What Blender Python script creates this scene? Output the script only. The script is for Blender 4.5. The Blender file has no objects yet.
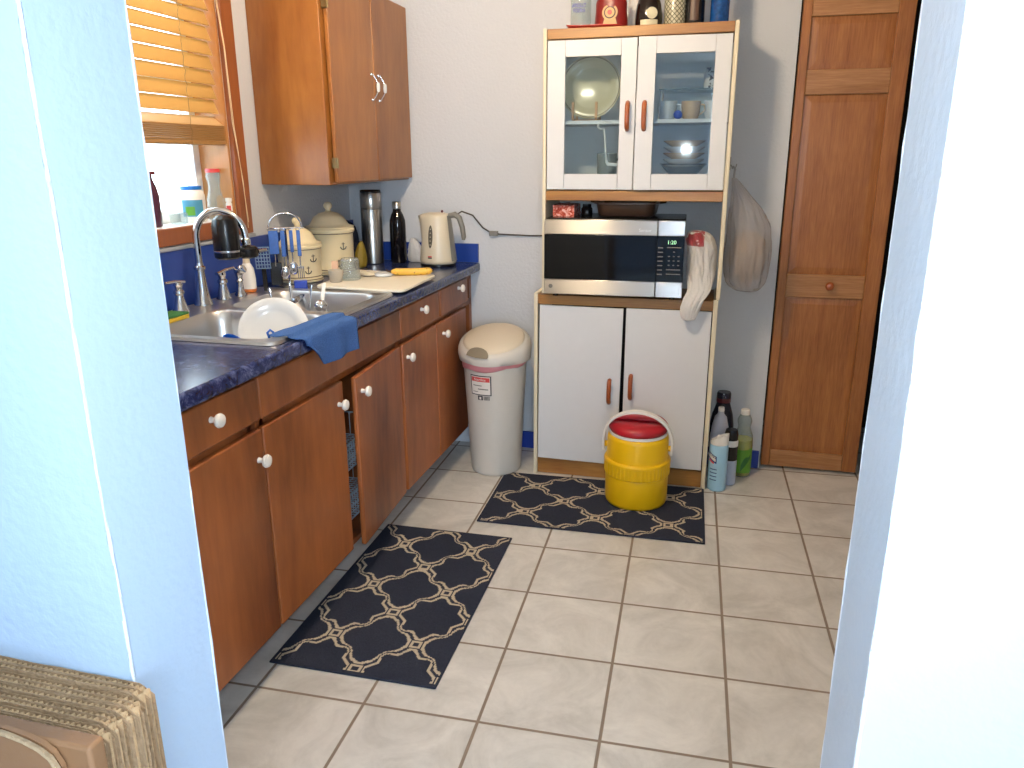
import bpy, bmesh, math, random
from mathutils import Vector, Matrix, noise
R=math.radians; PI=math.pi
SC=bpy.context.scene; COL=SC.collection
random.seed(7)
# ---------------------------------------------------------------- mesh builder
class MB:
    def __init__(s): s.v=[]; s.f=[]
    def add(s,vs,fs,mat=None):
        o=len(s.v)
        s.v+= [tuple(mat@Vector(v)) if mat is not None else tuple(v) for v in vs]
        s.f+= [tuple(i+o for i in f) for f in fs]; return s
    def box(s,x0,x1,y0,y1,z0,z1,mat=None):
        vs=[(x,y,z) for z in (z0,z1) for y in (y0,y1) for x in (x0,x1)]
        return s.add(vs,[(0,2,3,1),(4,5,7,6),(0,1,5,4),(2,6,7,3),(0,4,6,2),(1,3,7,5)],mat)
    def lathe(s,c,prof,n=32,sx=1,sy=1,mat=None,cap=True,fn=None):
        vs=[];fs=[]
        for (r,z) in prof:
            for k in range(n):
                a=2*PI*k/n; rr=r*(fn(a,z) if fn else 1)
                vs.append((c[0]+rr*sx*math.cos(a),c[1]+rr*sy*math.sin(a),c[2]+z))
        m=len(prof)
        for j in range(m-1):
            for k in range(n):
                fs.append((j*n+k,j*n+(k+1)%n,(j+1)*n+(k+1)%n,(j+1)*n+k))
        if cap:
            if prof[0][0]>1e-6: fs.append(tuple(reversed(range(n))))
            if prof[-1][0]>1e-6: fs.append(tuple((m-1)*n+k for k in range(n)))
        return s.add(vs,fs,mat)
    def tube(s,path,r,n=10,cap=True,flat=1.0):
        P=[Vector(p) for p in path]; vs=[];fs=[]; up=None
        for i,p in enumerate(P):
            t=((P[i+1] if i<len(P)-1 else p)-(P[i-1] if i>0 else p)).normalized()
            if up is None:
                up=Vector((0,0,1)) if abs(t.z)<.9 else Vector((0,1,0))
            a=t.cross(up)
            if a.length<1e-5: a=t.cross(Vector((1,0,0)))
            a.normalize(); b=a.cross(t).normalized(); up=b
            rr=r[i] if isinstance(r,(list,tuple)) else r
            for k in range(n):
                q=2*PI*k/n; vs.append(tuple(p+a*math.cos(q)*rr+b*math.sin(q)*rr*flat))
        for i in range(len(P)-1):
            for k in range(n): fs.append((i*n+k,i*n+(k+1)%n,(i+1)*n+(k+1)%n,(i+1)*n+k))
        if cap: fs+= [tuple(reversed(range(n))),tuple((len(P)-1)*n+k for k in range(n))]
        return s.add(vs,fs)
    def prism(s,poly,ax,a,b,mat=None):
        n=len(poly)
        def P(u,v,w): return ((w,u,v),(u,w,v),(u,v,w))[ax]
        vs=[P(u,v,a) for u,v in poly]+[P(u,v,b) for u,v in poly]
        fs=[tuple(range(n)),tuple(reversed(range(n,2*n)))]+[(i,i+n,(i+1)%n+n,(i+1)%n) for i in range(n)]
        return s.add(vs,fs,mat)
    def grid(s,fn,nu,nv,closed=False):
        vs=[fn(i/(nu-1),j/(nv-1)) for j in range(nv) for i in range(nu)]
        fs=[(j*nu+i,j*nu+i+1,(j+1)*nu+i+1,(j+1)*nu+i) for j in range(nv-1) for i in range(nu-1)]
        return s.add(vs,fs)
    def sphere(s,c,r,n=16,m=10,sx=1,sy=1,sz=1,mat=None):
        prof=[(max(r*math.sin(PI*j/m),1e-7),-r*sz*math.cos(PI*j/m)) for j in range(m+1)]
        return s.lathe(c,prof,n,sx,sy,mat,cap=False)
    def build(s,name,mat,parent=None,bevel=0,smooth=35,solid=0,seg=2,subd=0,origin=None,weld=True):
        if parent is not None:
            root=parent
            while root.parent: root=root.parent
            o=Vector(root['_o'])
        else:
            if origin is not None: o=Vector(origin)
            else:
                xs=[v[0] for v in s.v];ys=[v[1] for v in s.v];zs=[v[2] for v in s.v]
                o=Vector(((min(xs)+max(xs))/2,(min(ys)+max(ys))/2,min(zs)))
        me=bpy.data.meshes.new(name)
        me.from_pydata([tuple(Vector(v)-o) for v in s.v],[],s.f)
        bm=bmesh.new(); bm.from_mesh(me)
        if weld: bmesh.ops.remove_doubles(bm,verts=bm.verts,dist=1e-6)
        bmesh.ops.recalc_face_normals(bm,faces=bm.faces); bm.to_mesh(me); bm.free()
        if smooth:
            for p in me.polygons: p.use_smooth=True
            me.set_sharp_from_angle(angle=R(smooth))
        ob=bpy.data.objects.new(name,me); COL.objects.link(ob)
        if parent is not None: ob.parent=parent
        else: ob.location=o; ob['_o']=tuple(o)
        me.materials.append(mat)
        if solid: m=ob.modifiers.new('t','SOLIDIFY'); m.thickness=solid; m.offset=0
        if bevel: m=ob.modifiers.new('b','BEVEL'); m.width=bevel; m.segments=seg; m.limit_method='ANGLE'; m.angle_limit=R(40)
        if subd: m=ob.modifiers.new('s','SUBSURF'); m.levels=subd; m.render_levels=subd
        return ob
def thing(name,label,cat,loc,group=None):
    o=bpy.data.objects.new(name,None); COL.objects.link(o); o.location=loc; o['_o']=tuple(loc)
    o.empty_display_size=.05
    return tag(o,label,cat,group)
def tag(o,label,cat,group=None):
    o['label']=label; o['category']=cat
    if group: o['group']=group
    return o
def struct(o): o['kind']='structure'; return o
def BX(*a,mat=None): return MB().box(*a,mat=mat)
def text(s,name,mat,parent,loc,rot,size,width=None,depth=.0004,bold=0):
    cu=bpy.data.curves.new(name,'FONT'); cu.body=s; cu.size=size; cu.align_x='CENTER'; cu.align_y='CENTER'; cu.extrude=depth; cu.offset=bold
    t=bpy.data.objects.new(name,cu); COL.objects.link(t)
    bpy.context.view_layer.update()
    me=bpy.data.meshes.new_from_object(t.evaluated_get(bpy.context.evaluated_depsgraph_get()))
    bpy.data.objects.remove(t)
    if width:
        xs=[v.co.x for v in me.vertices]; k=width/(max(xs)-min(xs))
        for v in me.vertices: v.co.x*=k
    o=bpy.data.objects.new(name,me); COL.objects.link(o); me.materials.clear(); me.materials.append(mat)
    root=parent
    while root.parent: root=root.parent
    o.parent=parent; o.location=Vector(loc)-Vector(root['_o']); o.rotation_euler=rot
    return o
# ---------------------------------------------------------------- materials
def srgb(c):
    if isinstance(c,str): c=[int(c[i:i+2],16)/255 for i in (0,2,4)]
    return tuple((x/12.92 if x<=.04045 else ((x+.055)/1.055)**2.4) for x in c)+(1,)
def newmat(n):
    m=bpy.data.materials.new(n); m.use_nodes=True; nt=m.node_tree
    return m,nt,nt.nodes['Principled BSDF']
def N(nt,t,**k):
    n=nt.nodes.new(t)
    for a,b in k.items():
        if a in n.inputs: n.inputs[a].default_value=b
        else: setattr(n,a,b)
    return n
def plain(n,c,rough=.5,metal=0,var=.06,scale=30,spec=.5,bump=0,bscale=None,coat=0,emit=0):
    m,nt,b=newmat(n); c=srgb(c)
    tc=N(nt,'ShaderNodeTexCoord'); no=N(nt,'ShaderNodeTexNoise',Scale=scale,Detail=4.0)
    nt.links.new(tc.outputs['Object'],no.inputs['Vector'])
    mx=N(nt,'ShaderNodeMix',data_type='RGBA'); 
    mx.inputs[6].default_value=tuple(x*(1-var) for x in c[:3])+(1,); mx.inputs[7].default_value=tuple(min(1,x*(1+var)) for x in c[:3])+(1,)
    nt.links.new(no.outputs['Fac'],mx.inputs[0]); nt.links.new(mx.outputs[2],b.inputs['Base Color'])
    b.inputs['Roughness'].default_value=rough; b.inputs['Metallic'].default_value=metal
    b.inputs['Specular IOR Level'].default_value=spec; b.inputs['Coat Weight'].default_value=coat
    if bump:
        n2=N(nt,'ShaderNodeTexNoise',Scale=bscale or scale,Detail=6.0); nt.links.new(tc.outputs['Object'],n2.inputs['Vector'])
        bp=N(nt,'ShaderNodeBump',Strength=bump,Distance=.01); nt.links.new(n2.outputs['Fac'],bp.inputs['Height']); nt.links.new(bp.outputs[0],b.inputs['Normal'])
    if emit:
        b.inputs['Emission Color'].default_value=c; b.inputs['Emission Strength'].default_value=emit
    return m
def wood(n,c1,c2,rough=.35,axis=2,scale=6,stretch=14,coat=.2,spec=.5,fine=.5):
    m,nt,b=newmat(n)
    tc=N(nt,'ShaderNodeTexCoord'); mp=N(nt,'ShaderNodeMapping')
    sc=[scale*stretch/3]*3; sc[axis]=scale/3; mp.inputs['Scale'].default_value=sc
    nt.links.new(tc.outputs['Object'],mp.inputs[0])
    n1=N(nt,'ShaderNodeTexNoise',Scale=1.0,Detail=6.0,Roughness=.6,Distortion=.6); nt.links.new(mp.outputs[0],n1.inputs['Vector'])
    n2=N(nt,'ShaderNodeTexNoise',Scale=7.0,Detail=3.0,Roughness=.6); nt.links.new(mp.outputs[0],n2.inputs['Vector'])
    n3=N(nt,'ShaderNodeTexNoise',Scale=2.5,Detail=3.0); nt.links.new(tc.outputs['Object'],n3.inputs['Vector'])
    a=N(nt,'ShaderNodeMath',operation='MULTIPLY_ADD'); nt.links.new(n2.outputs['Fac'],a.inputs[0]); a.inputs[1].default_value=fine; nt.links.new(n1.outputs['Fac'],a.inputs[2])
    a2=N(nt,'ShaderNodeMath',operation='MULTIPLY_ADD'); nt.links.new(n3.outputs['Fac'],a2.inputs[0]); a2.inputs[1].default_value=.6; nt.links.new(a.outputs[0],a2.inputs[2])
    mr=N(nt,'ShaderNodeMapRange'); mr.inputs['From Min'].default_value=.62+fine*.3; mr.inputs['From Max'].default_value=1.0+fine*.7; nt.links.new(a2.outputs[0],mr.inputs[0])
    mx=N(nt,'ShaderNodeMix',data_type='RGBA'); mx.inputs[6].default_value=srgb(c1); mx.inputs[7].default_value=srgb(c2)
    nt.links.new(mr.outputs[0],mx.inputs[0]); nt.links.new(mx.outputs[2],b.inputs['Base Color'])
    b.inputs['Roughness'].default_value=rough; b.inputs['Coat Weight'].default_value=coat; b.inputs['Coat Roughness'].default_value=.25; b.inputs['Specular IOR Level'].default_value=spec
    bp=N(nt,'ShaderNodeBump',Strength=.12,Distance=.003); nt.links.new(a.outputs[0],bp.inputs['Height']); nt.links.new(bp.outputs[0],b.inputs['Normal'])
    return m
def glass(n,tint='ffffff',rough=.0,refl=1.0,opac=0.0,col='dddddd'):
    """thin pane: transparent + fresnel gloss (+ a little diffuse)"""
    m,nt,b=newmat(n); out=nt.nodes['Material Output']
    tr=N(nt,'ShaderNodeBsdfTransparent'); tr.inputs[0].default_value=srgb(tint)
    gl=N(nt,'ShaderNodeBsdfGlossy'); gl.inputs['Roughness'].default_value=rough; gl.inputs['Color'].default_value=(refl,refl,refl,1)
    fr=N(nt,'ShaderNodeFresnel'); ge=N(nt,'ShaderNodeNewGeometry'); mr=N(nt,'ShaderNodeMapRange'); nt.links.new(ge.outputs['Backfacing'],mr.inputs[0]); mr.inputs['To Min'].default_value=1.5; mr.inputs['To Max'].default_value=1/1.5; nt.links.new(mr.outputs[0],fr.inputs[0])
    a=N(nt,'ShaderNodeMixShader'); nt.links.new(fr.outputs[0],a.inputs[0]); nt.links.new(tr.outputs[0],a.inputs[1]); nt.links.new(gl.outputs[0],a.inputs[2])
    last=a
    if opac:
        b.inputs['Base Color'].default_value=srgb(col); b.inputs['Roughness'].default_value=.4
        a2=N(nt,'ShaderNodeMixShader'); a2.inputs[0].default_value=opac; nt.links.new(a.outputs[0],a2.inputs[1]); nt.links.new(b.outputs[0],a2.inputs[2]); last=a2
    nt.links.new(last.outputs[0],out.inputs[0]); return m
# tiny expression helper for shader maths
class E:
    nt=None
    def __init__(s,o): s.o=o
    @staticmethod
    def op(o,*a,clamp=False):
        n=E.nt.nodes.new('ShaderNodeMath'); n.operation=o; n.use_clamp=clamp
        for i,x in enumerate(a):
            if isinstance(x,E): E.nt.links.new(x.o,n.inputs[i])
            else: n.inputs[i].default_value=x
        return E(n.outputs[0])
    def __add__(s,b): return E.op('ADD',s,b)
    __radd__=__add__
    def __sub__(s,b): return E.op('SUBTRACT',s,b)
    def __rsub__(s,b): return E.op('SUBTRACT',b,s)
    def __mul__(s,b): return E.op('MULTIPLY',s,b)
    __rmul__=__mul__
    def __truediv__(s,b): return E.op('DIVIDE',s,b)
    def lt(s,b): return E.op('LESS_THAN',s,b)
    def gt(s,b): return E.op('GREATER_THAN',s,b)
def f1(o): return lambda a: E.op(o,a)
Cos,Sin,Abs,Floor,Sqrt,Fract=f1('COSINE'),f1('SINE'),f1('ABSOLUTE'),f1('FLOOR'),f1('SQRT'),f1('FRACT')
Max=lambda a,b:E.op('MAXIMUM',a,b); Min=lambda a,b:E.op('MINIMUM',a,b)
def sep(nt,out='Object'):
    tc=N(nt,'ShaderNodeTexCoord'); sx=N(nt,'ShaderNodeSeparateXYZ'); nt.links.new(tc.outputs[out],sx.inputs[0])
    return tc,E(sx.outputs[0]),E(sx.outputs[1]),E(sx.outputs[2])

def wallmat(n,c,rough=.6,bump=.25,scale=90,spec=.4):
    m=plain(n,c,rough,var=.03,scale=3,spec=spec,bump=bump,bscale=scale); return m
M={}
M['wall']=wallmat('wall_paint','c4c7cd')
M['wall2']=wallmat('wall_paint_gloss','b8cbe0',rough=.42,bump=.12,scale=70,spec=.5)
M['ceil']=wallmat('ceiling_paint','e6e4e0')
def floor_mat():
    m,nt,b=newmat('ceramic_tile'); E.nt=nt
    tc,x,y,z=sep(nt); U=.311; c,s=math.cos(R(1.8)),math.sin(R(1.8))
    u=(x*c+y*s)*(1/U)-1.6; v=(y*c-x*s)*(1/U)+6.25
    fu=Fract(u+100.);fv=Fract(v+100.)
    du=.5-Abs(fu-.5); dv=.5-Abs(fv-.5); d=Min(du,dv)
    g=E.op('SMOOTHSTEP' if False else 'SUBTRACT',1.0,0.0)
    mr=N(nt,'ShaderNodeMapRange',interpolation_type='SMOOTHSTEP'); nt.links.new(d.o,mr.inputs[0]); mr.inputs['From Min'].default_value=.010; mr.inputs['From Max'].default_value=.0165
    n1=N(nt,'ShaderNodeTexNoise',Scale=5.0,Detail=8.0,Roughness=.65,Distortion=1.0); nt.links.new(tc.outputs['Object'],n1.inputs['Vector'])
    n2=N(nt,'ShaderNodeTexNoise',Scale=60.0,Detail=4.0); nt.links.new(tc.outputs['Object'],n2.inputs['Vector'])
    cb=N(nt,'ShaderNodeCombineXYZ'); nt.links.new(Floor(u).o,cb.inputs[0]); nt.links.new(Floor(v).o,cb.inputs[1])
    wn=N(nt,'ShaderNodeTexWhiteNoise'); nt.links.new(cb.outputs[0],wn.inputs['Vector'])
    cr=N(nt,'ShaderNodeValToRGB'); cr.color_ramp.elements[0].position=.3; cr.color_ramp.elements[0].color=srgb('b6b4b0'); cr.color_ramp.elements[1].position=.62; cr.color_ramp.elements[1].color=srgb('dad8d4')
    t=E(n1.outputs['Fac'])*.85+E(n2.outputs['Fac'])*.1+E(wn.outputs['Value'])*.05
    nt.links.new(t.o,cr.inputs[0])
    mx=N(nt,'ShaderNodeMix',data_type='RGBA'); mx.inputs[6].default_value=srgb('85776a'); nt.links.new(cr.outputs[0],mx.inputs[7]); nt.links.new(mr.outputs[0],mx.inputs[0])
    nt.links.new(mx.outputs[2],b.inputs['Base Color'])
    rg=N(nt,'ShaderNodeMapRange'); nt.links.new(mr.outputs[0],rg.inputs[0]); rg.inputs['To Min'].default_value=.8; rg.inputs['To Max'].default_value=.3; nt.links.new(rg.outputs[0],b.inputs['Roughness'])
    h=E(mr.outputs[0])*1.0+E(n1.outputs['Fac'])*.25
    bp=N(nt,'ShaderNodeBump',Strength=.5,Distance=.002); nt.links.new(h.o,bp.inputs['Height']); nt.links.new(bp.outputs[0],b.inputs['Normal'])
    return m
M['tile']=floor_mat()
def rug_mat(off):
    m,nt,b=newmat('trellis_weave'); E.nt=nt
    tc,x,y,z=sep(nt); px=.0042
    x=Floor(x*(1/px))*px; y=Floor(y*(1/px))*px
    ax,ay=.128,.1425
    u=x*(PI/ax); v=(y-off)*(PI/ay)
    cu,cv,su,sv=Cos(u),Cos(v),Sin(u),Sin(v)
    ss=su*su*sv*sv
    f=cu+cv+ss*(1.-ss)*.55-ss*ss*ss*ss*.8
    # gradient (approx.)
    g=Sqrt(su*su+sv*sv+.05)
    d=Abs(f/g)*(.135/PI)
    line=d.gt(.0052)*d.lt(.0142)
    # nodes: points where u/pi odd & v/pi even, or the reverse
    def m2(w,o): # distance (m) to nearest node of period 2
        return Abs(Fract((w+o)*.5+100.)-.5)*2.0
    U1=x*(1/ax); V1=(y-off)*(1/ay)
    a1=Max(m2(U1,0.)*ax, m2(V1,1.)*ay)   # u odd, v even
    a2=Max(m2(U1,1.)*ax, m2(V1,0.)*ay)
    a=Min(a1,a2)
    sq=a.gt(.0085)*a.lt(.0180); inside=a.lt(.0215)
    pat=Max(sq,line*(1.-inside))
    near=Abs(x).lt(.240)*Abs(y).lt(.428)
    pat=pat*near
    no=N(nt,'ShaderNodeTexNoise',Scale=260.0,Detail=2.0); nt.links.new(tc.outputs['Object'],no.inputs['Vector'])
    ca=N(nt,'ShaderNodeMix',data_type='RGBA'); ca.inputs[6].default_value=srgb('1d2230'); ca.inputs[7].default_value=srgb('363b4a'); nt.links.new(no.outputs['Fac'],ca.inputs[0])
    cb=N(nt,'ShaderNodeMix',data_type='RGBA'); cb.inputs[6].default_value=srgb('a39884'); cb.inputs[7].default_value=srgb('cdc0ab'); nt.links.new(no.outputs['Fac'],cb.inputs[0])
    mx=N(nt,'ShaderNodeMix',data_type='RGBA'); nt.links.new(pat.o,mx.inputs[0]); nt.links.new(ca.outputs[2],mx.inputs[6]); nt.links.new(cb.outputs[2],mx.inputs[7])
    nt.links.new(mx.outputs[2],b.inputs['Base Color']); b.inputs['Roughness'].default_value=.95; b.inputs['Specular IOR Level'].default_value=.1
    bp=N(nt,'ShaderNodeBump',Strength=.6,Distance=.002); h=pat*.6+E(no.outputs['Fac']); nt.links.new(h.o,bp.inputs['Height']); nt.links.new(bp.outputs[0],b.inputs['Normal'])
    return m
def marble(n,c0,c1,c2,rough=.22):
    m,nt,b=newmat(n)
    tc=N(nt,'ShaderNodeTexCoord')
    n1=N(nt,'ShaderNodeTexNoise',Scale=22.0,Detail=8.0,Roughness=.75,Distortion=1.8); nt.links.new(tc.outputs['Object'],n1.inputs['Vector'])
    cr=N(nt,'ShaderNodeValToRGB'); e=cr.color_ramp.elements; e[0].position=.36; e[0].color=srgb(c0); e[1].position=.68; e[1].color=srgb(c2)
    k=e.new(.5); k.color=srgb(c1)
    nt.links.new(n1.outputs['Fac'],cr.inputs[0]); nt.links.new(cr.outputs[0],b.inputs['Base Color']); b.inputs['Roughness'].default_value=rough
    return m
def steel(n,c='b8b6b2',rough=.28,axis=0,amt=.1):
    m,nt,b=newmat(n); tc=N(nt,'ShaderNodeTexCoord'); mp=N(nt,'ShaderNodeMapping'); sc=[600.,600.,600.]; sc[axis]=4.; mp.inputs['Scale'].default_value=sc
    nt.links.new(tc.outputs['Object'],mp.inputs[0]); no=N(nt,'ShaderNodeTexNoise',Scale=1.0,Detail=2.0); nt.links.new(mp.outputs[0],no.inputs['Vector'])
    mr=N(nt,'ShaderNodeMapRange'); nt.links.new(no.outputs['Fac'],mr.inputs[0]); mr.inputs['To Min'].default_value=rough-amt; mr.inputs['To Max'].default_value=rough+amt
    nt.links.new(mr.outputs[0],b.inputs['Roughness']); b.inputs['Base Color'].default_value=srgb(c); b.inputs['Metallic'].default_value=1
    bp=N(nt,'ShaderNodeBump',Strength=.05,Distance=.001); nt.links.new(no.outputs['Fac'],bp.inputs['Height']); nt.links.new(bp.outputs[0],b.inputs['Normal'])
    return m
def anis(n,c='c4c0ba',rough=.34):
    m,nt,b=newmat(n); b.inputs['Base Color'].default_value=srgb(c); b.inputs['Metallic'].default_value=1; b.inputs['Roughness'].default_value=rough
    b.inputs['Anisotropic'].default_value=1.0
    cx=N(nt,'ShaderNodeCombineXYZ'); cx.inputs[2].default_value=1; nt.links.new(cx.outputs[0],b.inputs['Tangent'])
    tc=N(nt,'ShaderNodeTexCoord'); mp=N(nt,'ShaderNodeMapping'); mp.inputs['Scale'].default_value=(3,600,900); nt.links.new(tc.outputs['Object'],mp.inputs[0]); no=N(nt,'ShaderNodeTexNoise',Scale=1.0,Detail=2.0); nt.links.new(mp.outputs[0],no.inputs['Vector'])
    mr=N(nt,'ShaderNodeMapRange'); nt.links.new(no.outputs['Fac'],mr.inputs[0]); mr.inputs['To Min'].default_value=rough-.04; mr.inputs['To Max'].default_value=rough+.04; nt.links.new(mr.outputs[0],b.inputs['Roughness'])
    return m
def translucent(n,c,mixf=.5,rough=.5,transp=0.0,bump=.3,bscale=40,tint='ffffff'):
    m,nt,b=newmat(n); out=nt.nodes['Material Output']; b.inputs['Base Color'].default_value=srgb(c); b.inputs['Roughness'].default_value=rough
    tc=N(nt,'ShaderNodeTexCoord'); no=N(nt,'ShaderNodeTexNoise',Scale=bscale,Detail=5.0,Distortion=.8); nt.links.new(tc.outputs['Object'],no.inputs['Vector'])
    bp=N(nt,'ShaderNodeBump',Strength=bump,Distance=.01); nt.links.new(no.outputs['Fac'],bp.inputs['Height']); nt.links.new(bp.outputs[0],b.inputs['Normal'])
    t=N(nt,'ShaderNodeBsdfTranslucent'); t.inputs[0].default_value=srgb(c)
    a=N(nt,'ShaderNodeMixShader'); a.inputs[0].default_value=mixf; nt.links.new(b.outputs[0],a.inputs[1]); nt.links.new(t.outputs[0],a.inputs[2]); last=a
    if transp:
        tr=N(nt,'ShaderNodeBsdfTransparent'); tr.inputs[0].default_value=srgb(tint)
        a2=N(nt,'ShaderNodeMixShader'); a2.inputs[0].default_value=transp; nt.links.new(a.outputs[0],a2.inputs[1]); nt.links.new(tr.outputs[0],a2.inputs[2]); last=a2
    nt.links.new(last.outputs[0],out.inputs[0]); return m
M['cab']=wood('cabinet_wood','5c2a10','a86030',rough=.42,scale=3,stretch=5,coat=.15,fine=.25)
M['upcab']=wood('upper_cabinet_wood','7c481c','aa7034',rough=.4,scale=3,stretch=5,coat=.2,fine=.25)
M['door']=wood('closet_wood','7e4822','b0733e',rough=.4,scale=5,stretch=16,coat=.15,fine=.9)
M['jamb']=wood('window_jamb_wood_lit','a8703c','bd8650',rough=.5,scale=4,stretch=8)  # wood paler than the casing, daylight on the jamb put into the colour
M['casing']=wood('window_casing_wood','7a4222','95552c',rough=.45,scale=4,stretch=8)
M['trim']=wood('hutch_trim_wood','8a5a2e','b08042',rough=.4,axis=0,scale=6,stretch=12)
M['handle']=wood('handle_wood','8a3f18','a85a28',rough=.3,scale=6,stretch=8,coat=.4)
M['hutch']=plain('hutch_white_laminate','d4d5d8',.4,var=.02)
M['hutchside']=plain('hutch_cream_edge','d9ceb4',.5,var=.03)
M['dark']=plain('shaded_interior','1a1412',.8)  # near-black colour stands in for shade inside closet and hutch base
M['cabin']=plain('cabinet_interior','3a2a20',.8)
M['top']=marble('countertop_laminate','131933','222e5a','5d6a92',.2)
M['splash']=plain('backsplash_blue','1f3d8c',.3,var=.08,scale=6)
M['strip']=plain('grey_strip','9a9fa8',.4)
M['bbblue']=plain('baseboard_blue','2440a0',.4)
M['steel']=anis('brushed_steel')
M['steelv']=steel('brushed_steel_vertical','b8b6b2',.3,2)
M['sink']=steel('sink_steel','cfcfd0',.34,1,.05)
M['chrome']=plain('chrome','d8d8da',.08,1,var=.02)
M['black']=plain('black_plastic','0d0d10',.25)
M['blackgl']=plain('black_glass','0a0908',.07,var=.02)
M['white']=plain('white_plastic','e6e4e0',.35,var=.02)
M['ceramic']=plain('white_ceramic','d2d4d6',.2,var=.02)
M['cream']=plain('cream_ceramic','e6d8b4',.35,var=.04)
M['creampl']=plain('cream_plastic','cfc4ae',.35,var=.02)
M['bin']=plain('bin_plastic','c9c4bc',.4,var=.03)
M['yellow']=plain('yellow_plastic','ecbc0c',.35,var=.03,scale=8)
M['red']=plain('red_plastic','a81626',.35,var=.05)
M['vinyl']=plain('window_vinyl','e8ecee',.4)
M['grey']=plain('grey_plastic','77756f',.4)
M['bluecloth']=plain('blue_terry','4a70b2',.95,var=.35,scale=240,spec=.1,bump=1.0,bscale=300)
M['bluepl']=plain('blue_plastic','1f3fae',.35)
M['navy']=plain('navy_fabric','171d33',.9,bump=.4,bscale=60)
M['glass']=glass('clear_glass',tint='f4f8f8')
M['pane']=glass('cabinet_pane',tint='eef4f6',rough=.03)
M['tglass']=glass('jar_glass',tint='e4ecec',rough=.02,opac=.12,col='dfe8e8')
M['beige']=plain('beige_board','e4dcca',.5,var=.04)
LAMP=980; LIV=95; LIV2=17; FLASH=12.5; SKY=8; EXPO=0.0; FOFF=(.0,.05,-.01)
# ================================================================ SETTING
XW=-.03; H=2.42; XL,XR=1.071,1.835; YN,YF=-2.848,-2.71; XE=3.3
struct(MB().box(-2.2,4.2,-7.0,YN+.06,-.08,0).box(XW-.16,4.2,YN+.06,0,-.08,0).build('floor',M['tile'],smooth=0,origin=(0,0,0)))
struct(MB().box(-2.2,4.2,-7.0,YN+.06,H,H+.08).box(XW-.16,4.2,YN+.06,.75,H,H+.08).build('ceiling',M['ceil'],smooth=0))
WY0,WY1,WZ0,WZ1=-1.74,-.924,1.165,2.06
w=MB(); 
w.box(XW-.16,XW,WY1,0.0,0,H); w.box(XW-.16,XW,YF,WY0,0,H); w.box(XW-.16,XW,WY0,WY1,0,WZ0-.012); w.box(XW-.16,XW,WY0,WY1,WZ1,H)
struct(w.build('wall_left',M['wall'],smooth=0))
w=MB(); w.box(XW-.16,1.945,0,.12,0,H); w.box(1.945,2.825,0,.12,2.02,H); w.box(2.825,XE+.12,0,.12,0,H)
struct(w.build('wall_back',M['wall'],smooth=0))
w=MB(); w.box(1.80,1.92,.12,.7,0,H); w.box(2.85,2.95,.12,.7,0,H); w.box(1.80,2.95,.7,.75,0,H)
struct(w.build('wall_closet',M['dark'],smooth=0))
struct(BX(1.92,2.85,.0,.7,-.08,0).build('floor',M['tile'],smooth=0,origin=(0,0,0)))
struct(BX(XE,XE+.12,YF,0,0,H).build('wall_right',M['wall'],smooth=0))
# partition with slightly wavy plaster corners
def partition(name,x0,x1,xc,sgn):
    b=MB(); n=60
    for i in range(n):   # corner bead strip, irregular
        pass
    b.box(x0,x1,YN,YF,0,H)
    o=struct(b.build(name,M['wall2'],smooth=0))
    c=MB()
    for yy in (YN,YF):
        path=[]; 
        for i in range(90):
            z=.0+H*i/89; k=noise.noise(Vector((xc*3,yy*9,z*7)))*.0022
            path.append((xc+sgn*(-.0015)+k*.6,yy+(.0012 if yy==YN else -.0012)+k*.5,z))
        c.tube(path,[.0022+.0010*noise.noise(Vector((z*.5,i*.9,yy*5))) for i in range(90)],6)
    t=struct(c.build('trim_1' if sgn<0 else 'trim_2',M['bead'],smooth=60)); return o
M['bead']=wallmat('corner_plaster','dfe7f2',rough=.4,bump=.5,scale=120)
partition('wall_front_left',-2.2,XL,XL,1)
partition('wall_front_right',XR,4.2,XR,-1)
struct(BX(XL,XR,YN,YF,2.12,H).build('wall_header',M['wall2'],smooth=0))
# living room behind the camera
w=MB(); w.box(-2.3,-2.2,-7.0,YN,0,H); struct(w.build('wall_living_left',M['wall2'],smooth=0))
w=MB(); w.box(4.2,4.3,-7.0,YN,0,H); struct(w.build('wall_living_right',M['wall2'],smooth=0))
w=MB(); w.box(-2.3,2.1,-7.1,-7.0,0,H); w.box(3.7,4.3,-7.1,-7.0,0,H); w.box(2.1,3.7,-7.1,-7.0,0,.8); w.box(2.1,3.7,-7.1,-7.0,2.1,H)
struct(w.build('wall_living_rear',M['wall2'],smooth=0))
# baseboards
struct(BX(.635,1.94,-.012,0,0,.085).build('baseboard_back',M['bbblue'],bevel=.003))
# kitchen window
win=BX(XW-.16,XW-.12,WY0,WY0+.045,WZ0,WZ1); win.box(XW-.16,XW-.12,WY1-.045,WY1,WZ0,WZ1); win.box(XW-.16,XW-.12,WY0,WY1,WZ0,WZ0+.04); win.box(XW-.16,XW-.12,WY0,WY1,WZ1-.04,WZ1); win.box(XW-.155,XW-.125,WY0,WY1,1.60,1.64)
wo=struct(win.build('window_1',M['vinyl'],bevel=.003))
BX(XW-.143,XW-.139,WY0+.045,WY1-.045,WZ0+.04,WZ1-.04).build('window_pane',M['glass'],wo,smooth=0)
t=MB(); cw=.072
t.box(XW,XW+.018,WY1,WY1+cw,WZ0-.056,WZ1+cw); t.box(XW,XW+.018,WY0-cw,WY0,WZ0-.056,WZ1+cw); t.box(XW,XW+.018,WY0,WY1,WZ1,WZ1+cw); t.box(XW,XW+.020,WY0,WY1,WZ0-.056,WZ0)
struct(t.build('trim_3',M['casing'],bevel=.003))
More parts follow.
